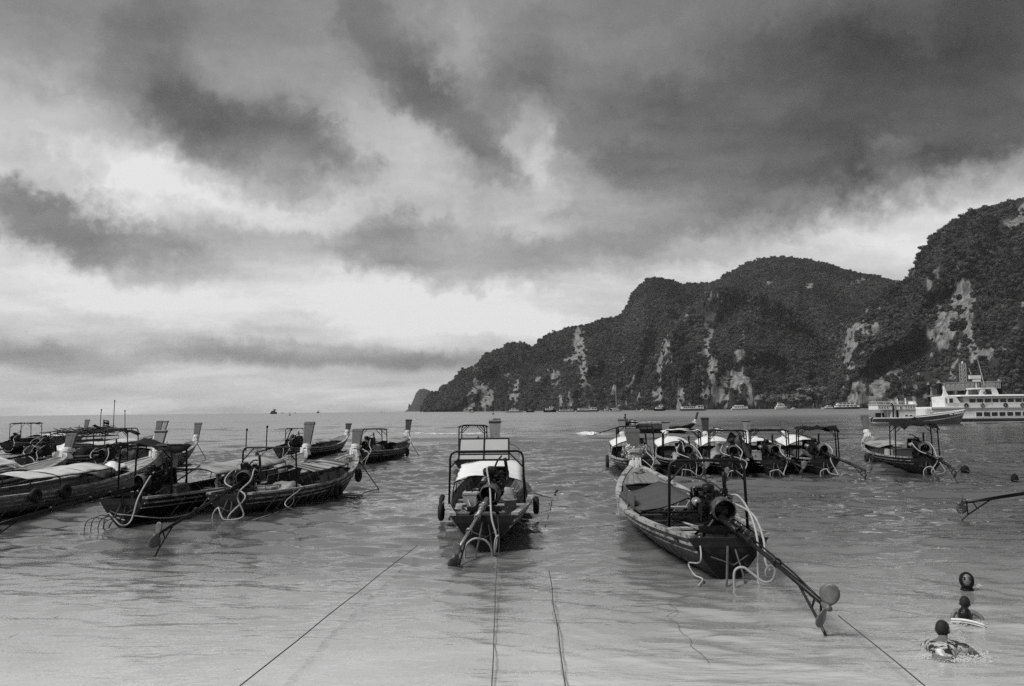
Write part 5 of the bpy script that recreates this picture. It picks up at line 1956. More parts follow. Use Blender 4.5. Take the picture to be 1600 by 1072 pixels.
for args in (
    (736, 9, 'skiff', 'tiny white launch alone below the palest cliff of the headland', 900, False, 1.3),
    (803, 29, 'yacht', 'long low white motor yacht, leftmost of the yachts below the cliffs', 880, False, 1.15),
    (827, 13, 'dark', 'small black fishing boat between the motor yacht and the white cabin cruiser', 860, True, 1.1),
    (858, 20, 'cruiser', 'black hulled boat with high white wheelhouse', 840, False, 1.1),
    (884, 27, 'tour', 'low tour boat with flat roof right of the black hulled cruiser', 980, False, .8),
    (917, 36, 'tour', 'longest grey tour boat with a roof shade, left of the catamaran', 860, False, 1.15),
    (944, 15, 'skiff', 'dull low launch between the grey tour boat and the catamaran', 980, False, 1.4),
    (961, 21, 'cat', 'white catamaran with a tall bare mast', 880, False, 1.1, 29),
    (1003, 9, 'skiff', 'tiny pale skiff right of the catamaran', 930, True, 1.2),
    (1029, 18, 'cruiser', 'white dive boat seen bow on under the narrow white cliff streak', 860, False, 1.15),
    (1081, 42, 'tour', 'grey and white tour boat with square windows below the double cliff', 820, False, 1.35),
    (1154, 27, 'house', 'white house boat lying against the dark trees', 900, False, 1.2),
    (1218, 19, 'bigbow', 'pale multi deck boat with its bow towards the beach', 900, False, .95),
    (1238, 10, 'skiff', 'white skiff just right of the pale multi deck boat', 930, True, 1.1),
    (1291, 22, 'yacht', 'white cabin launch left of the dark two deck boat', 880, True, 1.0),
    (1321, 42, 'double', 'dark two deck excursion boat near the right cliff', 850, False, 1.15),
):
    far_boat(args[0], args[1], args[2], args[3], args[4], args[5], args[6], args[7] if len(args) > 7 else None)

# ships on the horizon, buoys, channel marker
for (px, wpx, D, lab, kd) in ((428, 10.5, 1500, 'dark trawler out on the open horizon', 'cruiser'), (441, 5, 2600, 'speck of a ship right of the trawler on the horizon', 'skiff'), (461, 4, 2600, 'faint speck of a ship midway along the horizon', 'skiff'), (497, 4.5, 2400, 'small pale ship on the horizon, right of the trawler and specks', 'cruiser'), (596, 3, 2400, 'speck of a ship on the horizon near the far islet', 'skiff')):
    o = far_boat(px, wpx, kd, lab, D, False, 1.6 if D < 2000 else 1.4)
    o['group'] = 'ships on the horizon'
    if D < 2000:
        for ch in o.children:
            if ch.name.startswith(('cabin', 'wheelhouse', 'roof')):
                ch.data.materials[0] = M_RAILD


def marker(px, py, h, lab, D, w=.5):
    s = FPX / D
    o = empty('channel_marker', ((px - 800) / s, D, 0))
    tag(o, lab, 'marker')
    MB().lathe([(.001, -.2), (w, -.2), (w, .5), (w * .3, .8), (.001, .8)], 8).build('buoy', M_CANVD, o)
    MB().tube([(0, 0, .6), (0, 0, h)], .12, 5).build('staff', M_CANVD, o)
    MB().box((0, 0, h), (.5, .5, .7)).build('topmark', M_CANVD, o)


marker(769.5, 645, 7.4, 'thin black channel marker standing in front of the headland cliffs', 520, .7)
marker(453, 647, 2.2, 'small black buoy below the trawler on the open sea', 700, .9)

# ================================================================== loose gear on and round the boats


def boat_pt(key, x, t, z):
    b = BOATS[key]
    return b.M @ Vector((x, t * b.L, z))


def side_pt(key, side, t, dz=0.0, out=0.05):
    b = BOATS[key]
    return b.M @ Vector((side * (b.beam(t) + out), t * b.L, b.sheer(t) + dz))


def hang_tyre(key, side, t, label, r_=.25, drop=.30, tilt=0.0):
    b = BOATS[key]
    p = side_pt(key, side, t, -drop, .09)
    o = empty('tyre', p, b.root.rotation_euler[2])
    tag(o, label, 'tyre', 'tyres hung as fenders on the longtails')
    rot = Matrix.Rotation(R(90), 3, 'Y') @ Matrix.Rotation(tilt, 3, 'X')
    MB().torus((0, 0, 0), r_, .07, 20, 8, rot).build('tread', M_RUBBER, o, smooth=True)
    MB().tube([(0, 0, r_), (-side * .06, 0, drop + .04), (-side * .16, 0, drop + .05)], .012, 5).build('rope', M_ROPE, o)


hang_tyre('centre', 1, .34, 'black tyre hanging on the right side of the white canopied longtail', .15, .16)
hang_tyre('centre', -1, .36, 'black tyre hanging on the left side of the white canopied longtail', .16, .12)
hang_tyre('centre', -1, .26, 'second tyre low on the left side of the white canopied longtail', .14, .2)
hang_tyre('left_4', 1, .52, 'tyre hanging amidships on the longtail with striped roof', .20, .30)
hang_tyre('left_4', 1, .80, 'tyre hanging near the bow of the longtail with striped roof', .17, .26)
hang_tyre('mid_2', 1, .58, 'tyre on the farthest right longtail of the left group', .2, .28)
hang_tyre('row_a', -1, .52, 'tyre on the left side of the leftmost longtail in the row', .28, .36)
hang_tyre('right', -1, .52, 'tyre hanging forward on the longtail moored apart', .16, .26)
hang_tyre('right', -1, .40, 'tyre hanging aft of another on the longtail moored apart', .16, .26)
hang_tyre('left_2', 1, .44, 'tyre leaning against the pale hull beneath the long white canopy', .16, .02)
hang_tyre('left_2', 1, .34, 'tyre nearest the left edge on the pale hulled longtail', .14, .02)

# life ring under the awning of the black longtail
b = BOATS['left_3']
o = empty('life_ring', boat_pt('left_3', .18, .14, 1.42), b.root.rotation_euler[2])
tag(o, 'thick pale life ring hanging under the black awning of the left group', 'life ring')
MB().torus((0, 0, 0), .235, .075, 24, 10, Matrix.Rotation(R(90), 3, 'X')).build('ring', M_CANVM, o, smooth=True)
MB().tube([(-.05, 0, .27), (0, 0, .55)], .012, 5).build('cord', M_ROPE, o)
mb = MB()
for a in range(4):
    an = a * math.pi / 2 + .6
    mb.torus((.235 * math.cos(an), 0, .235 * math.sin(an)), .082, .014, 10, 4, Matrix.Rotation(-an, 3, 'Y') @ Matrix.Rotation(R(90), 3, 'X') @ Matrix.Rotation(R(90), 3, 'Y'))
mb.build('band', M_RAILD, o)

# life jackets stowed along the side of the black longtail
for i in range(8):
    t = .30 + .042 * i
    x = b.xat(t, .6) - .22
    o = empty('life_jacket', boat_pt('left_3', x, t, .55 + .02 * (i % 3)), b.root.rotation_euler[2] + random.uniform(-.3, .3))
    tag(o, ('first', 'second', 'third', 'fourth', 'fifth', 'sixth', 'seventh', 'eighth')[i] + ' limp life jacket from the stern, in the row along the black longtail', 'life jacket', 'life jackets in the black longtail')
    P = [[(.03 * math.sin(2.2 * u + i), -.16 + .32 * v / 4, .40 - .52 * u / 5 + .03 * math.sin(v + i)) for v in range(5)] for u in range(6)]
    MB().sheet(P, .08).build('vest', (M_PANELL, M_CANVM, M_STEEL)[i % 3], o, smooth=True)
    for zz in (.25, .05):
        MB().box((.05, 0, zz), (.02, .30, .04)).build('strap', M_CANVD, o)


def crate(key, x, t, z, d, label, m=M_BOX, lid=True):
    bb = BOATS[key]
    o = empty('crate', boat_pt(key, x, t, z), bb.root.rotation_euler[2])
    tag(o, label, 'crate')
    MB().box((0, 0, d[2] / 2), d, top=(1.04, 1.04)).build('body', m, o)
    if lid:
        MB().box((0, 0, d[2] + .015), (d[0] * 1.1, d[1] * 1.1, .04)).build('lid', m, o)
    for sx in (-1, 1):
        MB().box((sx * d[0] * .54, 0, d[2] * .7), (.03, d[1] * .35, .04)).build('handle', M_WOODD, o)


crate('front', .32, .18, .10, (.62, .55, .42), 'grey wooden box on the floor in front of the nearest boat\'s engine')
crate('centre', -.42, .27, .46, (.30, .34, .30), 'pale battery box left of the engine on the white canopied longtail', M_PANELL)
crate('left_4', -.1, .26, .16, (.38, .38, .42), 'pale plastic tub beside the engine of the longtail with striped roof', M_CANVM)
crate('left_3', .35, .12, .50, (.85, .55, .34), 'mid grey box on the stern of the long black hulled longtail', M_BOX)
crate('row_d', -.4, .27, .42, (.4, .4, .4), 'pale box inside the row longtail with the arched white hose', M_PANELL)
crate('row_e', .3, .22, .42, (.5, .4, .36), 'low box in the stern of the rightmost row longtail', M_BOX)
crate('right', -.45, .17, .56, (.62, .45, .34), 'grey box on the stern of the longtail moored apart', M_BOX)


def bundle(key, x, t, z, r_, label, m, n=5, seed=1):
    """cloth or net heaped in folds"""
    rnd = random.Random(seed)
    bb = BOATS[key]
    o = empty('bundle', boat_pt(key, x, t, z), bb.root.rotation_euler[2])
    tag(o, label, 'bundle')
    P = []
    nu, nv = 14, 14
    for i in range(nu):
        row = []
        for j in range(nv):
            u, v = i / (nu - 1) * 2 - 1, j / (nv - 1) * 2 - 1
            d = max(1 - (u * u + v * v) * .8, 0)
            hgt = r_[2] * d ** .5 * (0.55 + .9 * vnoise(u * 2.2 + seed * 5.1, v * 2.2 + seed))
            row.append((u * r_[0] * (1 + .2 * rnd.random()), v * r_[1] * (1 + .2 * rnd.random()), hgt))
        P.append(row)
    MB().sheet(P, .03).build('cloth', m, o, smooth=True)
    MB().tube(smooth_path([(-r_[0] * .8, 0, .05), (0, .02, r_[2] * .9), (r_[0] * .8, 0, .05)], 5), .015, 5).build('lashing', M_ROPE, o)


bundle('centre', .32, .30, .44, (.30, .28, .36), 'crumpled pale plastic sheet right of the engine on the white canopied longtail', M_PANELL, seed=3)
bundle('row_c', .3, .14, .70, (.55, .45, .75), 'large tied bundle on the stern of the row longtail with thin awning', M_CANVG, seed=5)
bundle('row_c', -.35, .20, .62, (.35, .4, .45), 'pale crumpled bundle beside the large tied one on the row longtail', M_CANVM, seed=6)
bundle('row_b', .1, .26, .5, (.45, .4, .5), 'pale laundry heap in the row longtail with white gantry cloth', M_PANELL, seed=7)
bundle('left_b1', -.2, .30, .55, (.45, .5, .5), 'dark net heap in the back row longtail with sagging awning', M_CANVG, seed=8)
bundle('left_b1', -.9, .62, .9, (.45, .6, .4), 'rounded grey tarpaulin bundle near the bow of the sagging awning longtail', M_RAILD, seed=9)
bundle('left_2', 0, .78, .86, (.35, .35, .22), 'white crumpled sheet near the bow of the pale hulled longtail', M_WHITE, seed=11)
bundle('left_1', .2, .62, 1.0, (.5, .9, .3), 'white sheet lying on the roof of the longtail with broad prow post', M_CANVW, seed=12)

bundle('left_2', .2, .22, .45, (.6, .8, .5), 'dark heap of nets near the left edge inside the pale hulled longtail', M_CANVG, seed=14)
bundle('left_2', -.1, .72, .7, (.5, .45, .3), 'dark folded net ahead of the canopy on the pale hulled longtail', M_RAILD, seed=15)
bundle('left_3', -.1, .20, .42, (.45, .5, .4), 'dark sacking between engine and roof of the long black longtail', M_CANVG, seed=16)
bundle('left_3', .1, .72, .62, (.5, .6, .3), 'faded cloth heap ahead of the roof on the long black longtail', M_CANVM, seed=17)
bundle('left_b2', -.2, .24, .5, (.5, .8, .6), 'white crumpled sheets by the engine of the tall square prow longtail', M_CANVW, seed=18)
bundle('left_b2', .2, .31, .5, (.5, .6, .5), 'dark net heap under the long white roof of the back row', M_CANVD, seed=19)
bundle('left_4', .2, .33, .3, (.45, .5, .4), 'pale crumpled sheet under the stern frame of the striped roof longtail', M_PANELL, seed=20)
bundle('mid_1', 0, .2, .5, (.5, .6, .4), 'dark heap near the engine of the longtail in front of the open sea', M_CANVD, seed=21)
bundle('mid_2', 0, .28, .5, (.45, .6, .4), 'faded heap inside the farthest right longtail of the left group', M_CANVM, seed=22)
bundle('row_a', .35, .3, .5, (.4, .6, .45), 'dark heap at the right inside the leftmost row longtail', M_CANVG, seed=23)
bundle('row_e', -.3, .3, .5, (.4, .5, .4), 'dark heap under the crumpled awning of the rightmost row longtail', M_CANVG, seed=24)

# heap of brushwood
o = empty('brushwood_heap', boat_pt('left_b3', 0, .38, 1.36), BOATS['left_b3'].root.rotation_euler[2])
tag(o, 'ragged heap of brushwood and nets on a longtail roof in the left group', 'heap')
mb = MB()
rnd = random.Random(4)
for i in range(150):
    a = Vector((rnd.gauss(0, .45), rnd.gauss(0, 1.1), abs(rnd.gauss(.05, .16))))
    d = Vector((rnd.gauss(0, .5), rnd.gauss(0, .8), rnd.gauss(.08, .16)))
    mb.tube([a - d * .5, a + d * .1 + Vector((0, 0, .04)), a + d * .6], .022, 4)
q = mb.build('twigs', M_WOODD, o)
q['kind'] = 'stuff'


def flag(p, rz, label, w=.5, h=.34, pole=1.0):
    o = empty('flag', p, rz)
    tag(o, label, 'flag', 'striped flags on the boats')
    MB().tube([(0, 0, -.3), (0, 0, pole)], .012, 5).build('staff', M_PIPE, o)
    mb = MB()
    z1 = pole - .02
    tones = [1, 2, 0, 2, 1]
    hs = [1, 1, 2, 1, 1]
    zc = z1
    for tt, hh in zip(tones, hs):
        P = []
        for i in range(9):
            x = w * i / 8
            yy = .05 * math.sin(i * 1.1)
            P.append([(x, yy, zc - .05 * (i / 8) ** 2), (x, yy, zc - h * hh / 6 - .05 * (i / 8) ** 2)])
        k = len(mb.f)
        mb.sheet(P, .006, tt)
        zc -= h * hh / 6
    mb.build('cloth', [M_CANVD, M_PANEL, M_CANVW], o)


flag(boat_pt('left_b1', -.76, .20, 2.05), 0, 'small striped flag at the prow side of the sagging black awning', .26, .28, .42)
flag(boat_pt('moving', .1, .16, .55), 0, 'striped flag beside the helmsman of the moving longtail', .8, .55, 1.0)
flag(boat_pt('row_c', -.2, .45, 1.30), 0, 'small striped flag above the white canopy of a row longtail', .4, .26, .55)

# whips and lamp poles on the gantries
for key, pts in (('left_b1', ((-.5, .13, 2.05, .85, .03), (.1, .13, 2.05, 1.25, .02), (.62, .13, 2.05, .8, -.02))), ('left_4', ((-.72, .245, 1.72, .5, .02), (-.1, .245, 1.72, .58, .02), (.5, .245, 1.72, .5, .15)))):
    for i, (x, t, z, hgt, ln) in enumerate(pts):
        o = empty('pole', boat_pt(key, x, t, z), BOATS[key].root.rotation_euler[2])
        tag(o, ('left', 'middle', 'right')[i] + ' thin stick standing on the ' + ('sagging awning frame' if key == 'left_b1' else 'bare stern gantry of the striped roof longtail'), 'pole', 'sticks on the stern frames')
        MB().tube(smooth_path([(0, 0, -.1), (ln * .3, 0, hgt * .5), (ln, 0, hgt)], 3), .016, 5).build('stick', M_PIPE, o)
        MB().lathe([(.001, -.04), (.03, -.03), (.03, .03), (.001, .04)], 6, Matrix.Translation((ln, 0, hgt))).build('tip', M_CANVD, o)

# flower garland on the prow of the nearest boat
b = BOATS['front']
o = empty('flower_garland', b.M @ Vector((0, b.L + .06, b.sheer(1) + .36)), b.root.rotation_euler[2])
tag(o, 'garland of pale flowers round the prow post of the nearest longtail', 'garland')
mb = MB()
rnd = random.Random(6)
for i in range(190):
    a = rnd.random() * 6.283
    rr = rnd.uniform(.16, .34)
    c = Vector((rr * math.cos(a), rr * .75 * math.sin(a), rnd.uniform(-.16, .17)))
    n_ = Vector((math.cos(a), math.sin(a), rnd.gauss(.2, .5))).normalized()
    u = n_.orthogonal().normalized()
    w = n_.cross(u)
    sz = rnd.uniform(.028, .06)
    for k in range(3):
        an = k * 2.09 + a
        d1 = u * math.cos(an) + w * math.sin(an)
        d2 = u * math.cos(an + 1.0) + w * math.sin(an + 1.0)
        mb.add([c, c + d1 * sz + n_ * sz * .3, c + (d1 + d2) * sz * .75 + n_ * sz * .5, c + d2 * sz + n_ * sz * .3], [(0, 1, 2, 3)])
q = mb.build('flowers', mat('pale_petals', .5, .7, .5, 9, 0, dirt=.2, dirt_amt=.5), o)
q['kind'] = 'stuff'
MB().torus((0, 0, 0), .19, .085, 16, 7).build('wreath_core', M_CANVM, o)


# ================================================================== ropes
def rope(pts, label, r_=.016, m=M_ROPE, cat='rope', parts=None, sm=True):
    q = MB().tube(smooth_path(pts, 6) if sm else pts, r_, 6).build('mooring_rope', m, None, smooth=True)
    tag(q, label, cat, 'mooring ropes and lines')
    return q


def wob(a, b_, n, amp, seed, z=None):
    rnd = random.Random(seed)
    a, b_ = Vector(a), Vector(b_)
    side = Vector((-(b_ - a).y, (b_ - a).x, 0)).normalized()
    out = []
    for i in range(n + 1):
        f = i / n
        out.append(a.lerp(b_, f) + side * rnd.gauss(0, amp) * (1 if 0 < i < n else 0))
    return out


rope(wob(at(652, 852, .03), at(372, 1074, .30), 10, .008, 1), 'long mooring line running from the middle of the water to the bottom left', .0065, M_ROPED)
rope([boat_pt('centre', .28, 0, .60) + Vector((0, -.03, 0))] + [at(780, 850, .30), at(777, 880, .10)] + wob(at(775, 905, .07), at(768, 1076, .08), 5, .006, 2), 'line hanging from the stern of the white canopied longtail straight towards the camera', .006, M_ROPED)
rope(wob(at(858, 893, .07), at(884, 1076, .08), 5, .008, 3), 'dark line lying in the water right of the one from the centre boat', .007, M_ROPED)
rope([at(1310, 962, .22), at(1345, 990, .20), at(1395, 1030, .2), at(1450, 1076, .24)], 'line running from under the raised propeller to the bottom right', .0065, M_ROPED)
rope(wob(at(1050, 935, .04), at(1062, 985, .04), 5, .05, 5) + wob(at(1080, 1000, .04), at(1108, 1036, .04), 4, .03, 6), 'thin curly line floating below the nearest longtail', .0025, M_ROPED)
rope(wob(at(0, 1008, .035), at(150, 935, .035), 8, .03, 8), 'faint thin line on the water at the lower left', .004, M_ROPED)
# centre boat's stern line to the stake at the right
stake = at(866, 776, .0)
rope([boat_pt('centre', .98, .44, .62), boat_pt('centre', .98, .44, .5).lerp(at(866, 776, .12), .6), at(862, 777, .10)], 'line from the white canopied boat to the stake on its right', .016, M_ROPE)
rope([at(862, 777, .12), at(858, 800, .06), at(848, 838, -.03)], 'line from the stake down into the water', .014, M_ROPE)
rope([boat_pt('centre', .60, .01, .58), at(820, 822, .16), at(850, 842, -.02)], 'slack line from the stern quarter of the white canopied boat', .014, M_ROPE)
o = empty('stake', (stake.x, stake.y, 0))
tag(o, 'short stake in the water right of the white canopied longtail', 'stake')
MB().tube([(0, 0, -.6), (.03, 0, .12), (.12, .02, .2)], .035, 6).build('post', M_WOODD, o)
MB().torus((0.02, 0, .08), .045, .014, 10, 5).build('lashing', M_ROPE, o)
rope([boat_pt('front', -.42, .02, .62), boat_pt('front', -.5, -.02, .30), at(1076, 880, .12), at(1085, 898, .03), at(1098, 905, .0), at(1092, 915, -.02)], 'pale line drooping from the stern of the nearest longtail into the water', .014, M_HOSE)
rope([side_pt('front', -1, .86, 0), side_pt('front', -1, .86, -.4, .1), at(968, 808, .0)], 'thin line hanging from the bow of the nearest longtail', .010, M_ROPE)
rope([boat_pt('front', -.78, .83, .92), boat_pt('front', -.4, .78, .62), boat_pt('front', -.1, .75, .58), boat_pt('front', .25, .66, .50)], 'pale line lying over the foredeck edge inside the nearest longtail', .013, M_HOSE)
# left group
rope([side_pt('left_3', 1, .22, -.04), side_pt('left_3', 1, .14, -.42, .2), side_pt('left_3', 1, .04, -.5, .2), boat_pt('left_3', .1, -.03, .3)], 'drooping pale line along the stern of the long black longtail', .014, M_HOSE)
rope([side_pt('left_3', 1, .23, -.02), side_pt('left_3', 1, .34, -.5, .15), at(284, 806, .0)], 'pale line from the side of the black longtail to the water', .013, M_HOSE)
rope([side_pt('left_4', 1, .20, -.02), side_pt('left_4', 1, .17, -.4, .12), at(398, 812, .05), at(366, 822, -.02)], 'drooping pale line on the stern quarter of the striped roof longtail', .013, M_HOSE)
rope([side_pt('left_4', 1, .24, -.0), at(445, 788, .35), at(477, 805, .02), at(450, 816, -.03)], 'pale line from the striped roof longtail to the water beside it', .013, M_HOSE)
for (k, a, c, lab) in (('left_4', (575, 742), (592, 765), 'line from the prow of the striped roof longtail to the sea'), ('mid_2', (640, 690), (655, 713), 'anchor line from the prow of the farthest right boat of the left group'), ('left_b1', (308, 696), (322, 717), 'anchor line from the prow farthest right of the back row')):
    bb = BOATS[k]
    rope([bb.M @ Vector((0, bb.L, bb.sheer(1) - .1)), (bb.M @ Vector((0, bb.L, bb.sheer(1) - .1))).lerp(at(*c), .5), at(*c)], lab, .02, M_ROPED)
rope([at(592, 765, .02), at(575, 768, .04), at(553, 779, .0)], 'loose floating line ahead of the striped roof longtail', .016, M_ROPED)
rope([boat_pt('behind_centre', .9, .8, 1.0), boat_pt('behind_centre', 1.2, .95, .7), at(812, 706, .0)], 'thin line from the half hidden longtail to the sea', .014, M_ROPED)
# right: float line
q = [at(1497, 733, .1), at(1540, 742, .06), at(1585, 751, .05), at(1625, 756, .05)]
rope(q, 'floating line at the right edge strung with dark buoys', .018, M_ROPED)
for i, (px, py, lab) in enumerate(((1508, 737, 'dark cluster buoy on the floating line, behind the raised propeller'), (1585.5, 751, 'small dark buoy on the floating line near the right edge'))):
    p = at(px, py, .04)
    o = empty('buoy', p)
    tag(o, lab, 'buoy', 'buoys on the floating line')
    MB().ball((0, 0, .05), (.16 - .04 * i,) * 2 + (.2,), 12, 8).build('float', M_CANVD, o, smooth=True)
    MB().torus((0, 0, .05), .16 - .04 * i, .02, 12, 5).build('band', M_RUBBER, o)

# stakes left of the stern of the black longtail: bent rods in the water
for i, (px, py, h_) in enumerate(((131, 826, .24), (141, 826, .3), (152, 826, .27), (160, 825, .2))):
    p = at(px, py, 0)
    o = empty('bent_rod', p)
    tag(o, ('first', 'second', 'third', 'fourth')[i] + ' from left of the bent rods by the black longtail stern', 'rod', 'bent rods in the water')
    MB().tube(smooth_path([(0, 0, -.2), (.05, 0, h_ * .6), (.22, .05, h_), (.42, .1, h_ * .9)], 4), .011, 5).build('rod', M_WOODD, o)
    MB().tube([(.40, .1, h_ * .9), (.48, .1, h_ * .8)], .018, 5).build('tip', M_ROPE, o)

# coils, buckets and poles lying about
def coil(key, x, t, z, label, m=M_ROPE, R0=.16):
    o = empty('rope_coil', boat_pt(key, x, t, z), random.uniform(0, 6))
    tag(o, label, 'rope coil', 'coils of rope on the boats')
    pts = []
    for i in range(70):
        a = i * .42
        pts.append(((R0 + .03 * math.sin(i * 1.7)) * math.cos(a), (R0 * .85 + .03 * math.cos(i * 1.3)) * math.sin(a), .012 + .0016 * i))
    MB().tube(pts, .013, 5).build('coil', m, o, smooth=True)
    MB().tube(smooth_path([pts[-1], (R0 * 1.7, .1, .03), (R0 * 2.2, -.05, .0)], 4), .013, 5).build('loose_end', m, o, smooth=True)


coil('front', .22, .22, .10, 'coil of rope on the floor of the nearest longtail')
coil('front', -.05, .90, 1.02, 'coil of rope on the foredeck of the nearest longtail', M_HOSE, .13)
coil('left_4', .1, .88, 1.0, 'coil of rope on the foredeck of the longtail with striped roof')
coil('left_3', -.1, .88, 1.0, 'coil of rope on the foredeck of the long black hulled longtail', M_HOSE)
coil('mid_2', 0, .88, 1.0, 'coil of rope on the bow of the farthest right longtail of the left group', M_HOSE)
coil('centre', -.5, .06, .66, 'coil of rope at the left stern corner of the white canopied longtail', M_HOSE, .11)
coil('right', .1, .87, .98, 'coil of rope on the bow of the longtail moored apart', M_HOSE)


def bucket(key, x, t, z, label, m):
    o = empty('bucket', boat_pt(key, x, t, z), 0)
    tag(o, label, 'bucket')
    MB().lathe([(.001, 0), (.11, 0), (.145, .27), (.155, .27), (.155, .29), (.135, .29), (.105, .03), (.001, .03)], 16).build('body', m, o, smooth=True)
    MB().tube([(.15 * math.cos(a), .02, .27 + .13 * math.sin(a)) for a in [math.pi * i / 8 for i in range(9)]], .006, 5).build('handle', M_STEEL, o)


bucket('front', -.38, .235, .10, 'pale bucket on the floor at the left of the nearest longtail', M_CANVM)
bucket('left_4', -.45, .22, .2, 'dark bucket near the engine of the longtail with striped roof', M_BOX)
bucket('centre', .52, .20, .42, 'pale bucket at the right inside the white canopied longtail', M_PANELL)
bucket('right', .4, .2, .5, 'white bucket in the stern of the longtail moored apart', M_WHITE)


def spar(key, a, c, label, r_=.022, m=M_WOODL):
    b0, b1 = boat_pt(key, *a), boat_pt(key, *c)
    q = MB().tube([b0, b0.lerp(b1, .5) - Vector((0, 0, .02)), b1], [r_, r_ * .9, r_ * .7], 6).build('boat_pole', m, None, smooth=True)
    tag(q, label, 'pole', 'poles lying in the boats')


spar('front', (.45, .58, .82), (.62, .12, .78), 'pale pole lying along the right side of the nearest longtail')
spar('front', (-.2, .36, .48), (.3, .20, .46), 'short pole laid across the benches of the nearest longtail')
spar('centre', (-.62, .40, .70), (-.35, .16, .62), 'pale pole leaning at the left inside the white canopied longtail')
spar('left_3', (.1, .30, 1.2), (.75, .02, .75), 'dark pole slanting over the stern of the long black longtail', .024, M_WOODD)
spar('left_4', (.2, .40, .62), (-.3, .12, .7), 'pole lying across the stern of the longtail with striped roof')
spar('row_b', (.5, .4, .9), (.65, .06, .65), 'pale pole slanting down to the stern of the row longtail with white gantry cloth', .026)
spar('row_c', (.3, .42, 1.0), (.7, .08, .65), 'pale pole slanting by the tied bundle on a row longtail', .026)
spar('row_d', (-.2, .36, 1.0), (-.6, .2, .6), 'pale pole slanting inside the row longtail with the arched hose', .022)
spar('row_e', (.3, .42, 1.05), (.1, .2, .6), 'pale pole slanting under the crumpled black awning of the row', .022)
spar('left_b1', (.5, .5, .8), (.6, .08, .7), 'pale pole along the side of the sagging awning longtail', .026)

# wash behind the moving boat
mb = MB()
rnd = random.Random(12)
for i in range(360):
    f = rnd.random() ** 1.6
    px = 928 - 22 * f if i < 60 else 960 - 330 * rnd.random()
    p = at(px, 678.5 + rnd.gauss(0, .5) - (925 - px) * .004, 0)
    hgt = max(rnd.expovariate(5), .03) * (.5 if i < 60 else .12)
    mb.ball((p.x, p.y, hgt * .4), (rnd.uniform(.2, .9), rnd.uniform(.05, .2), hgt * .5), 5, 3)
tag(mb.build('wash', mat('foam', .8, .7, .1, 5, 0), None), kind='stuff')

# ================================================================== people
M_SKIN = mat('brown_skin', 0.13, 0.5, 0.12, 5.0, 0.03, spec=.4)
M_SKIN2 = mat('fair_brown_skin', 0.13, 0.5, 0.12, 5.0, 0.03, spec=.4)
M_HAIR = mat('black_hair', 0.008, 0.45, 0.3, 20.0, 0.2)
M_EYE = mat('eye', 0.01, 0.3, 0.0, 1.0, 0)
M_LIP = mat('lip', 0.08, 0.5, 0.1, 4, 0)
M_CLOTHD = mat('dark_swimwear', 0.03, 0.7, 0.3, 5, .1)


def patterned():
    m = bpy.data.materials.new('patterned_shirt')
    m.use_nodes = True
    nt = m.node_tree
    p = nt.nodes['Principled BSDF']
    tc = nn(nt, 'ShaderNodeTexCoord')
    v = nn(nt, 'ShaderNodeTexNoise', i={'Scale': 11.0, 'Detail': 2.0, 'Roughness': .5, 'Distortion': 1.2})
    nt.links.new(tc.outputs['Object'], v.inputs['Vector'])
    r_ = nn(nt, 'ShaderNodeValToRGB')
    r_.color_ramp.interpolation = 'CONSTANT'
    r_.color_ramp.elements[0].color = g(.012)
    r_.color_ramp.elements[1].position = .47
    r_.color_ramp.elements[1].color = g(.30)
    e = r_.color_ramp.elements.new(.60)
    e.color = g(.55)
    nt.links.new(v.outputs['Fac'], r_.inputs[0])
    nt.links.new(r_.outputs[0], p.inputs['Base Color'])
    p.inputs['Roughness'].default_value = .6
    return m


M_SHIRT = patterned()


def figure(name_loc, rz, J, E, Rad, skin, label, sub=2):
    """one continuous body grown round a skeleton"""
    root = empty('person', name_loc, rz)
    tag(root, label, 'person')
    names = list(J)
    me = bpy.data.meshes.new('body')
    me.from_pydata([J[k] for k in names], [(names.index(a), names.index(b_)) for a, b_ in E], [])
    o = bpy.data.objects.new('body', me)
    COL.objects.link(o)
    o.parent = root
    bm = bmesh.new()
    bm.from_mesh(me)
    bm.verts.layers.skin.verify()
    bm.to_mesh(me)
    bm.free()
    for i, k in enumerate(names):
        r_ = Rad[k]
        me.skin_vertices[0].data[i].radius = r_ if isinstance(r_, tuple) else (r_, r_)
        me.skin_vertices[0].data[i].use_root = (k == 'pelvis')
    sk = o.modifiers.new('skin', 'SKIN')
    sk.use_smooth_shade = True
    ss = o.modifiers.new('smooth', 'SUBSURF')
    ss.levels = ss.render_levels = sub
    me.materials.append(skin)
    return root, o


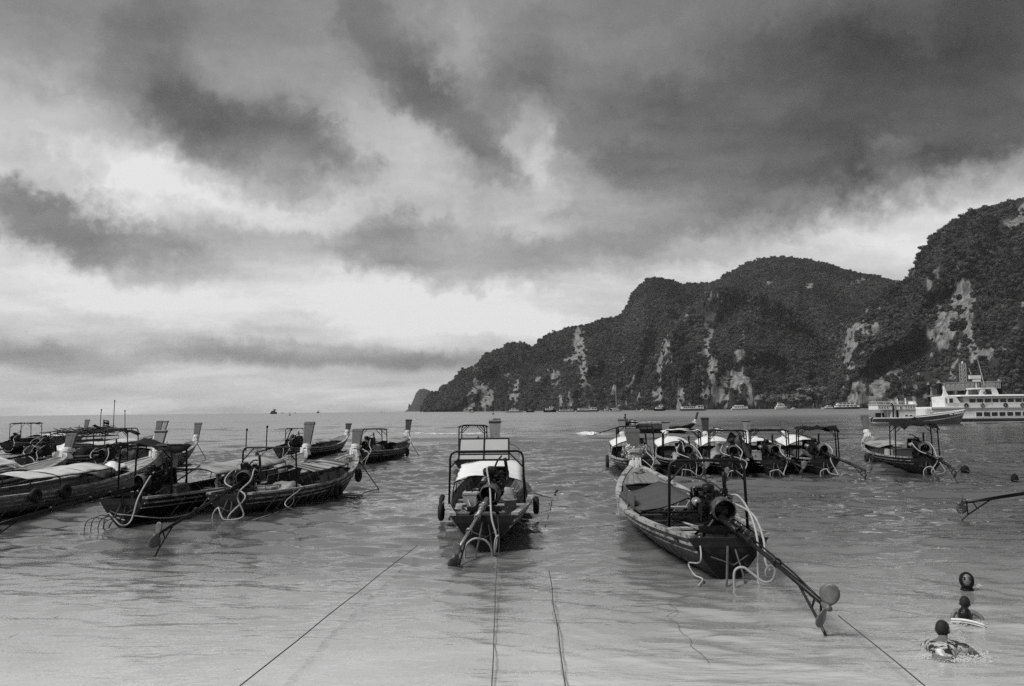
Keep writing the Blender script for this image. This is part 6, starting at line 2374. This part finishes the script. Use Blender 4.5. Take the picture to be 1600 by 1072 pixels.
def head_mesh(root, c, Rm, s=1.0, skin=M_SKIN, face=True, hair=None, name='head'):
    """head with brow, nose, mouth, chin and ears; looks along -y of Rm"""
    mb = MB()
    n, k = 20, 14
    vs, fs = [], []
    for i in range(k + 1):
        th = math.pi * i / k
        for j in range(n):
            a = 2 * math.pi * j / n
            x, y, z = math.sin(th) * math.cos(a), math.sin(th) * math.sin(a), math.cos(th)
            w = 1.0
            if z < 0:
                w = 1 - .30 * (-z) ** 1.5
            X_, Y_, Z_ = x * .076 * w, y * .096, z * .115
            if y < 0:
                Y_ *= (1.0 if z > -.2 else .96)
                ns_ = math.exp(-((x / .16) ** 2)) * math.exp(-((z + .12) / .17) ** 2)
                Y_ -= .022 * ns_
                Y_ -= .006 * math.exp(-((x / .3) ** 2)) * math.exp(-((z + .55) / .1) ** 2)
                for ex in (-.42, .42):
                    Y_ += .010 * math.exp(-(((x - ex) / .16) ** 2)) * math.exp(-((z - .06) / .10) ** 2)
            vs.append(Vector((X_, Y_, Z_)) * s)
    for i in range(k):
        for j in range(n):
            j2 = (j + 1) % n
            fs.append((i * n + j, (i + 1) * n + j, (i + 1) * n + j2, i * n + j2))
    mb.add([c + Rm @ v for v in vs], fs)
    for sx in (-1, 1):
        mb.ball(c + Rm @ (Vector((sx * .078, .012, -.012)) * s), Vector((.011, .020, .032)) * s, 8, 5, rot=Rm)
    h = mb.build(name, skin, root, smooth=True)
    if face:
        for sx in (-1, 1):
            MB().ball(c + Rm @ (Vector((sx * .033, -.086, .006)) * s), Vector((.019, .010, .009)) * s, 8, 5, rot=Rm).build('eye', M_EYE, h, smooth=True)
            MB().ball(c + Rm @ (Vector((sx * .033, -.090, .032)) * s), Vector((.024, .008, .006)) * s, 8, 5, rot=Rm).build('eyebrow', M_HAIR, h)
        MB().ball(c + Rm @ (Vector((0, -.095, -.058)) * s), Vector((.028, .010, .010)) * s, 10, 5, rot=Rm).build('mouth', M_LIP, h, smooth=True)
    if hair:
        cut, m, grow = hair
        mb = MB()
        vs, fs = [], []
        n2, k2 = 18, 9
        for i in range(k2 + 1):
            th = math.radians(cut) * i / k2
            for j in range(n2):
                a = 2 * math.pi * j / n2
                x, y, z = math.sin(th) * math.cos(a), math.sin(th) * math.sin(a), math.cos(th)
                w = 1 if z > 0 else 1 - .2 * (-z)
                vs.append(c + Rm @ Matrix.Rotation(R(-28), 3, 'X') @ (Vector((x * .078 * w, y * .099, z * .116)) * s * grow))
        for i in range(k2):
            for j in range(n2):
                j2 = (j + 1) % n2
                fs.append((i * n2 + j, (i + 1) * n2 + j, (i + 1) * n2 + j2, i * n2 + j2))
        mb.add(vs, fs)
        mb.build('hair', m, h, smooth=True)
    return h


def limbs(J, E, Rad, s=1.0):
    return {k: Vector(v) * s for k, v in J.items()}, E, {k: (v * s if not isinstance(v, tuple) else (v[0] * s, v[1] * s)) for k, v in Rad.items()}


def hand(root, p, d, s=1.0, skin=M_SKIN):
    """palm, four fingers and a thumb, slightly curled"""
    d = Vector(d).normalized()
    u = Vector((0, 0, 1)) - d * d.z
    u = u.normalized() if u.length > .1 else Vector((1, 0, 0))
    w = d.cross(u)
    mb = MB()
    p = Vector(p)
    mb.tube([p, p + d * .04 * s, p + d * .085 * s], [.02 * s, .03 * s, .03 * s], 8)
    for i, ln in enumerate((.062, .072, .068, .052)):
        b0 = p + d * .08 * s + w * (.027 - .018 * i) * s
        mb.tube([b0, b0 + d * ln * .5 * s - u * .006 * s, b0 + d * ln * .85 * s - u * .022 * s], [.009 * s, .0085 * s, .006 * s], 6)
    b0 = p + d * .03 * s + w * .022 * s
    mb.tube([b0, b0 + w * .028 * s + d * .018 * s, b0 + w * .036 * s + d * .05 * s], [.011 * s, .010 * s, .007 * s], 6)
    return mb.build('hand', skin, root, smooth=True)


def wet(p, s, label=None):
    pass


# 1 woman in a dark headscarf, swimming towards the beach: only her head is clear of the water
def along(px, py, z=0.0):
    """point on the water and the direction away from the viewer there"""
    q = at(px, py, z)
    d = Vector((q.x, q.y, 0)).normalized()
    return q, d


c, dirv = along(1511, 916)
rz = -math.atan2(c.x, c.y) + R(5)
J = {'pelvis': (0, .60, -.75), 'waist': (0, .46, -.60), 'chest': (0, .28, -.42), 'neck': (0, .08, -.12), 'skull': (0, .035, .02),
     'shL': (-.17, .24, -.36), 'elL': (-.36, .12, -.45), 'haL': (-.30, -.12, -.40), 'shR': (.17, .24, -.36), 'elR': (.36, .12, -.45), 'haR': (.30, -.12, -.40),
     'kneeL': (-.11, .9, -.95), 'ankL': (-.12, 1.2, -.90), 'kneeR': (.11, .9, -1.0), 'ankR': (.12, 1.22, -1.1)}
E = [('pelvis', 'waist'), ('waist', 'chest'), ('chest', 'neck'), ('neck', 'skull'), ('chest', 'shL'), ('shL', 'elL'), ('elL', 'haL'), ('chest', 'shR'), ('shR', 'elR'), ('elR', 'haR'), ('pelvis', 'kneeL'), ('kneeL', 'ankL'), ('pelvis', 'kneeR'), ('kneeR', 'ankR')]
RAD = {'pelvis': .15, 'waist': .13, 'chest': .14, 'neck': .05, 'skull': .055, 'shL': .07, 'elL': .042, 'haL': .03, 'shR': .07, 'elR': .042, 'haR': .03, 'kneeL': .065, 'ankL': .04, 'kneeR': .065, 'ankR': .04}
root, bd = figure((c.x, c.y, 0), rz, *limbs(J, E, RAD, 1.0), M_CLOTHD, 'person in a dark headscarf with only the head above the water, facing the beach')
Rm = Matrix.Rotation(R(-14), 3, 'X')
hc = Vector((0, 0, .088))
hd = head_mesh(root, hc, Rm, 1.0, M_SKIN2)
# scarf: a hood open at the face, gathered under the chin
mb = MB()
vs, fs = [], []
n, k = 26, 12
for i in range(k + 1):
    f = i / k
    for j in range(n):
        a = 2 * math.pi * j / n
        th = R(44) + (math.pi - R(44)) * f
        y, r_ = -math.cos(th), math.sin(th)
        x, z = r_ * math.cos(a), r_ * math.sin(a)
        v = Vector((x * (.098 + .014 * f), y * .116 + .016, z * (.124 if z > 0 else .130)))
        vs.append(hc + Rm @ v)
for i in range(k):
    for j in range(n):
        j2 = (j + 1) % n
        fs.append((i * n + j, (i + 1) * n + j, (i + 1) * n + j2, i * n + j2))
mb.add(vs, fs)
mb.lathe([(.06, .01), (.09, -.05), (.11, -.12), (.16, -.2)], 18, Matrix.Translation((0, .025, 0)))
mb.build('headscarf', M_CANVD, root, smooth=True)
hand(root, (.285, -.114, -.40), (-.2, -1, .1), 1.0, M_SKIN2)
hand(root, (-.285, -.114, -.40), (.2, -1, .1), 1.0, M_SKIN2)

# 2 child with cropped hair, back to the beach
c, dirv = along(1508, 972)
rz2 = -math.atan2(c.x, c.y)
cc = c + dirv * .20
J = {'pelvis': (0, .02, -.30), 'waist': (0, .02, -.14), 'chest': (0, .03, .03), 'neck': (0, .04, .13), 'skull': (0, .05, .20),
     'shL': (-.12, .02, .10), 'elL': (-.17, -.04, .0), 'haL': (-.15, -.06, -.1), 'shR': (.12, .02, .10), 'elR': (.225, -.01, .03), 'haR': (.225, -.05, -.06),
     'kneeL': (-.08, .25, -.45), 'ankL': (-.08, .35, -.7), 'kneeR': (.08, .25, -.45), 'ankR': (.08, .35, -.7)}
RAD = {'pelvis': .10, 'waist': .095, 'chest': (.10, .08), 'neck': .040, 'skull': .045, 'shL': .042, 'elL': .030, 'haL': .022, 'shR': .042, 'elR': .030, 'haR': .022, 'kneeL': .055, 'ankL': .035, 'kneeR': .055, 'ankR': .035}
root, bd = figure((cc.x, cc.y, 0), rz2, *limbs(J, E, RAD, .86), M_SKIN, 'bare backed child with cropped hair facing away, behind a dark head on a board')
head_mesh(root, Vector((0.01, .045, .185)), Matrix.Rotation(R(172), 3, 'Z'), .78, M_SKIN, True, (98, mat('cropped_hair', .018, .7, .3, 30, .1), 1.015))
hand(root, (-.13, -.05, -.08), (.1, -.6, -.5), .8)
hand(root, (.194, -.043, -.045), (-.1, -.6, -.5), .8)

# 3 someone with wet black hair lying on the board in front of the child
root, bd = figure((c.x, c.y, -.12), rz2, *limbs({'pelvis': (0, -.28, -.14), 'waist': (0, -.16, -.10), 'chest': (0, -.05, -.02), 'neck': (0, .03, .05), 'skull': (0, .06, .12),
      'shL': (-.15, -.02, .0), 'elL': (-.24, .1, -.03), 'haL': (-.16, .2, .0), 'shR': (.15, -.02, .0), 'elR': (.24, .1, -.03), 'haR': (.16, .2, .0),
      'kneeL': (-.1, -.5, -.3), 'ankL': (-.1, -.8, -.35), 'kneeR': (.1, -.5, -.3), 'ankR': (.1, -.8, -.35)}, E,
      {'pelvis': .09, 'waist': .08, 'chest': .08, 'neck': .04, 'skull': .05, 'shL': .045, 'elL': .032, 'haL': .022, 'shR': .045, 'elR': .032, 'haR': .022, 'kneeL': .055, 'ankL': .035, 'kneeR': .055, 'ankR': .035}, 1.0),
      M_SKIN, 'black haired person seen from behind at a board, before the bare backed child')
head_mesh(root, Vector((0, .06, .185)), Matrix.Rotation(R(180), 3, 'Z'), .92, M_SKIN, True, (158, M_HAIR, 1.10))
hand(root, (-.16, .2, .0), (.4, .6, 0), .8)
hand(root, (.16, .2, .0), (-.4, .6, 0), .8)
# board: a thin curved edge just clear of the water
bc = c - dirv * .12
o = empty('float_board', (bc.x, bc.y, .0), rz2 - R(3))
tag(o, 'white float board edge under the black haired swimmer', 'board')
P = []
for i in range(15):
    x = -.15 + .36 * i / 14
    w_ = .02 * math.sin(math.pi * min(max(i / 14, .03), .97)) ** .5
    zz = .022 + .020 * math.sin(math.pi * i / 14 * .9 + .3) - .022 * (i / 14) ** 2
    P.append([(x, -w_, zz), (x, 0, zz + .006), (x, w_, zz)])
MB().sheet([r_[::-1] for r_ in P], .022).build('foam_core', M_WHITE, o, smooth=True)
MB().tube([(q[0][0], q[0][1] - .003, q[0][2] - .011) for q in P], .006, 5).build('edge_trim', M_OFFW, o)

# 4 boy in a patterned shirt swimming away
c, dirv = along(1474, 1020)
rz4 = -math.atan2(c.x, c.y) - R(10)
J = {'pelvis': (0.05, -.30, -.03), 'waist': (.03, -.18, .035), 'chest': (0, -.03, .07), 'neck': (-.01, .09, .12), 'skull': (-.015, .12, .19),
     'shL': (-.13, .03, .06), 'elL': (-.22, .16, -.03), 'haL': (-.18, .36, -.08), 'shR': (.13, .02, .08), 'elR': (.25, .0, .07), 'haR': (.33, .10, -.02),
     'kneeL': (-.06, -.62, -.2), 'ankL': (-.08, -.9, -.2), 'kneeR': (.12, -.6, -.25), 'ankR': (.14, -.9, -.3)}
RAD = {'pelvis': .085, 'waist': (.095, .075), 'chest': (.115, .08), 'neck': .042, 'skull': .05, 'shL': .052, 'elL': .034, 'haL': .024, 'shR': .052, 'elR': .036, 'haR': .024, 'kneeL': .055, 'ankL': .035, 'kneeR': .055, 'ankR': .035}
root, bd = figure((c.x, c.y, 0.0), rz4, *limbs(J, E, RAD, 1.05), M_SKIN, 'boy in a black and white patterned shirt swimming away amid splashes, nearest the bottom edge')
SJ = {k: v for k, v in J.items() if k in ('pelvis', 'waist', 'chest', 'shL', 'shR', 'elL', 'elR')}
me = bpy.data.meshes.new('shirt')
nm = list(SJ)
me.from_pydata([Vector(SJ[k]) * 1.05 for k in nm], [(nm.index(a), nm.index(b_)) for a, b_ in E if a in SJ and b_ in SJ], [])
o = bpy.data.objects.new('shirt', me)
COL.objects.link(o)
o.parent = root
bm = bmesh.new()
bm.from_mesh(me)
bm.verts.layers.skin.verify()
bm.to_mesh(me)
bm.free()
for i, k in enumerate(nm):
    r_ = RAD[k]
    r_ = r_ if isinstance(r_, tuple) else (r_, r_)
    f = 1.30 if k not in ('elL', 'elR') else 1.5
    me.skin_vertices[0].data[i].radius = (r_[0] * f, r_[1] * f)
    me.skin_vertices[0].data[i].use_root = k == 'pelvis'
o.modifiers.new('skin', 'SKIN').use_smooth_shade = True
ss = o.modifiers.new('smooth', 'SUBSURF')
ss.levels = ss.render_levels = 2
me.materials.append(M_SHIRT)
head_mesh(root, Vector((-.018, .13, .225)), Matrix.Rotation(R(175), 3, 'Z') @ Matrix.Rotation(R(-10), 3, 'X'), .90, M_SKIN, True, (105, mat('cropped_hair', .018, .7, .3, 30, .1), 1.02))
hand(root, (-.19, .38, -.08), (.1, 1, -.1), 1.0)
hand(root, (.345, .10, -.02), (.3, 1, -.2), 1.0)

# splash: droplets and torn foam round the swimmers
mb = MB()
rnd = random.Random(21)
M_FOAM = bpy.data.materials.new('thin_foam')
M_FOAM.use_nodes = True
_p = M_FOAM.node_tree.nodes['Principled BSDF']
_p.inputs['Base Color'].default_value = g(.75)
_p.inputs['Alpha'].default_value = .5
_p.inputs['Roughness'].default_value = .35
for (px, py, sx, sy, hh, n_) in ((1497, 1018, .08, .10, .15, 1700), (1504, 1024, .11, .12, .05, 1300), (1446, 1028, .06, .04, .03, 260), (1482, 1033, .10, .04, .02, 330), (1524, 916, .05, .04, .02, 160), (1498, 976, .06, .04, .015, 60), (1528, 974, .06, .04, .015, 60)):
    q = at(px, py, 0)
    for i in range(n_):
        dx, dy = rnd.gauss(0, sx), rnd.gauss(0, sy)
        z = max(rnd.expovariate(1 / (hh * .6)) * math.exp(-(dx * dx + dy * dy) / (2 * sx * sx)), .004)
        r_ = rnd.uniform(.0010, .0038)
        fl = 1.9 if z < .03 else 1.2
        mb.ball((q.x + dx, q.y + dy, z + .01), (r_ * rnd.uniform(1, 2) * fl, r_ * rnd.uniform(1, 2) * fl, r_), 5, 3)
tag(mb.build('splash', M_FOAM, None), kind='stuff')

# helmsman of the moving boat
b = BOATS['moving']
p = boat_pt('moving', .1, .10, .50)
J = {'pelvis': (0, 0, .82), 'waist': (0, .02, 1.0), 'chest': (0, .05, 1.22), 'neck': (0, .06, 1.40), 'skull': (0, .07, 1.52), 'shL': (-.17, .04, 1.34), 'elL': (-.24, -.06, 1.10), 'haL': (-.16, -.24, .98),
     'shR': (.17, .04, 1.34), 'elR': (.25, .06, 1.08), 'haR': (.2, .2, .95), 'kneeL': (-.10, .04, .44), 'ankL': (-.11, 0, .06), 'kneeR': (.10, .06, .44), 'ankR': (.12, .05, .06)}
RAD = {'pelvis': (.14, .11), 'waist': .12, 'chest': (.15, .11), 'neck': .05, 'skull': .085, 'shL': .06, 'elL': .042, 'haL': .03, 'shR': .06, 'elR': .042, 'haR': .03, 'kneeL': .065, 'ankL': .045, 'kneeR': .065, 'ankR': .045}
root, bd = figure(p, b.root.rotation_euler[2], *limbs(J, E, RAD, 1.0), M_CANVD, 'dark clothed person standing at the stern of the moving longtail')
head_mesh(root, Vector((0, .07, 1.56)), Matrix.Rotation(R(150), 3, 'Z'), 1.0, M_SKIN, True, (110, M_HAIR, 1.04))
hand(root, (-.16, -.24, .98), (.2, -1, -.2), 1.0)
hand(root, (.2, .2, .95), (-.2, 1, -.3), 1.0)

# ================================================================== trees one can tell apart along the foot of the cliffs
protos = []
for k in range(4):
    t = empty('shore_tree', (0, 0, -50))
    cm = crown_mesh('crown', 70 + k, 420, M_SHORELEAF, flat=.55 + .1 * k)
    cr = inst('crown', cm, t, (0, 0, 1.45), 0)
    mb = MB().tube([(0, 0, -.1), (.03, .02, .6), (.0, .05, 1.35)], [.07, .05, .03], 6)
    for a in range(5):
        an = a * 1.3
        mb.tube([(0, .03, .7 + .12 * a), (.3 * math.cos(an), .3 * math.sin(an), 1.15 + .12 * a)], [.03, .012], 5)
    mb.build('trunk', M_BARK, t)
    protos.append(t)
rnd = random.Random(31)
n_used = 0
spots = [(1186 + i * 9.4 + rnd.uniform(-2, 2), rnd.uniform(1215, 1240), rnd.uniform(8.0, 14.5)) for i in range(12)]
ORD = 'first second third fourth fifth sixth seventh eighth ninth tenth eleventh twelfth'.split()
for i, (px, D, h_) in enumerate(spots):
    s = FPX / D
    t = protos[i % 4] if i < 4 else copy_tree(protos[i % 4])
    t.location = ((px - 800) / s, D, -.2)
    t.rotation_euler = (0, 0, rnd.random() * 6.28)
    k = h_ * rnd.uniform(.85, 1.15)
    t.scale = (k * rnd.uniform(1.0, 1.4), k * rnd.uniform(1.0, 1.4), k)
    tag(t, ORD[i] + ' from left of the pale leafy trees on the shore between the two big headlands', 'tree', 'shore trees between the headlands')

# ================================================================== air
hz = MB().box((0, 200, 200), (9900, 9900, 408)).build('haze', [], None)
hz.data.materials.clear()
m = bpy.data.materials.new('haze_air')
m.use_nodes = True
nt = m.node_tree
nt.nodes.clear()
out = nn(nt, 'ShaderNodeOutputMaterial')
pv = nn(nt, 'ShaderNodeVolumePrincipled', i={'Color': g(.9), 'Density': 0.00004, 'Anisotropy': 0.1})
nt.links.new(pv.outputs[0], out.inputs['Volume'])
hz.data.materials.append(m)
tag(hz, kind='stuff')
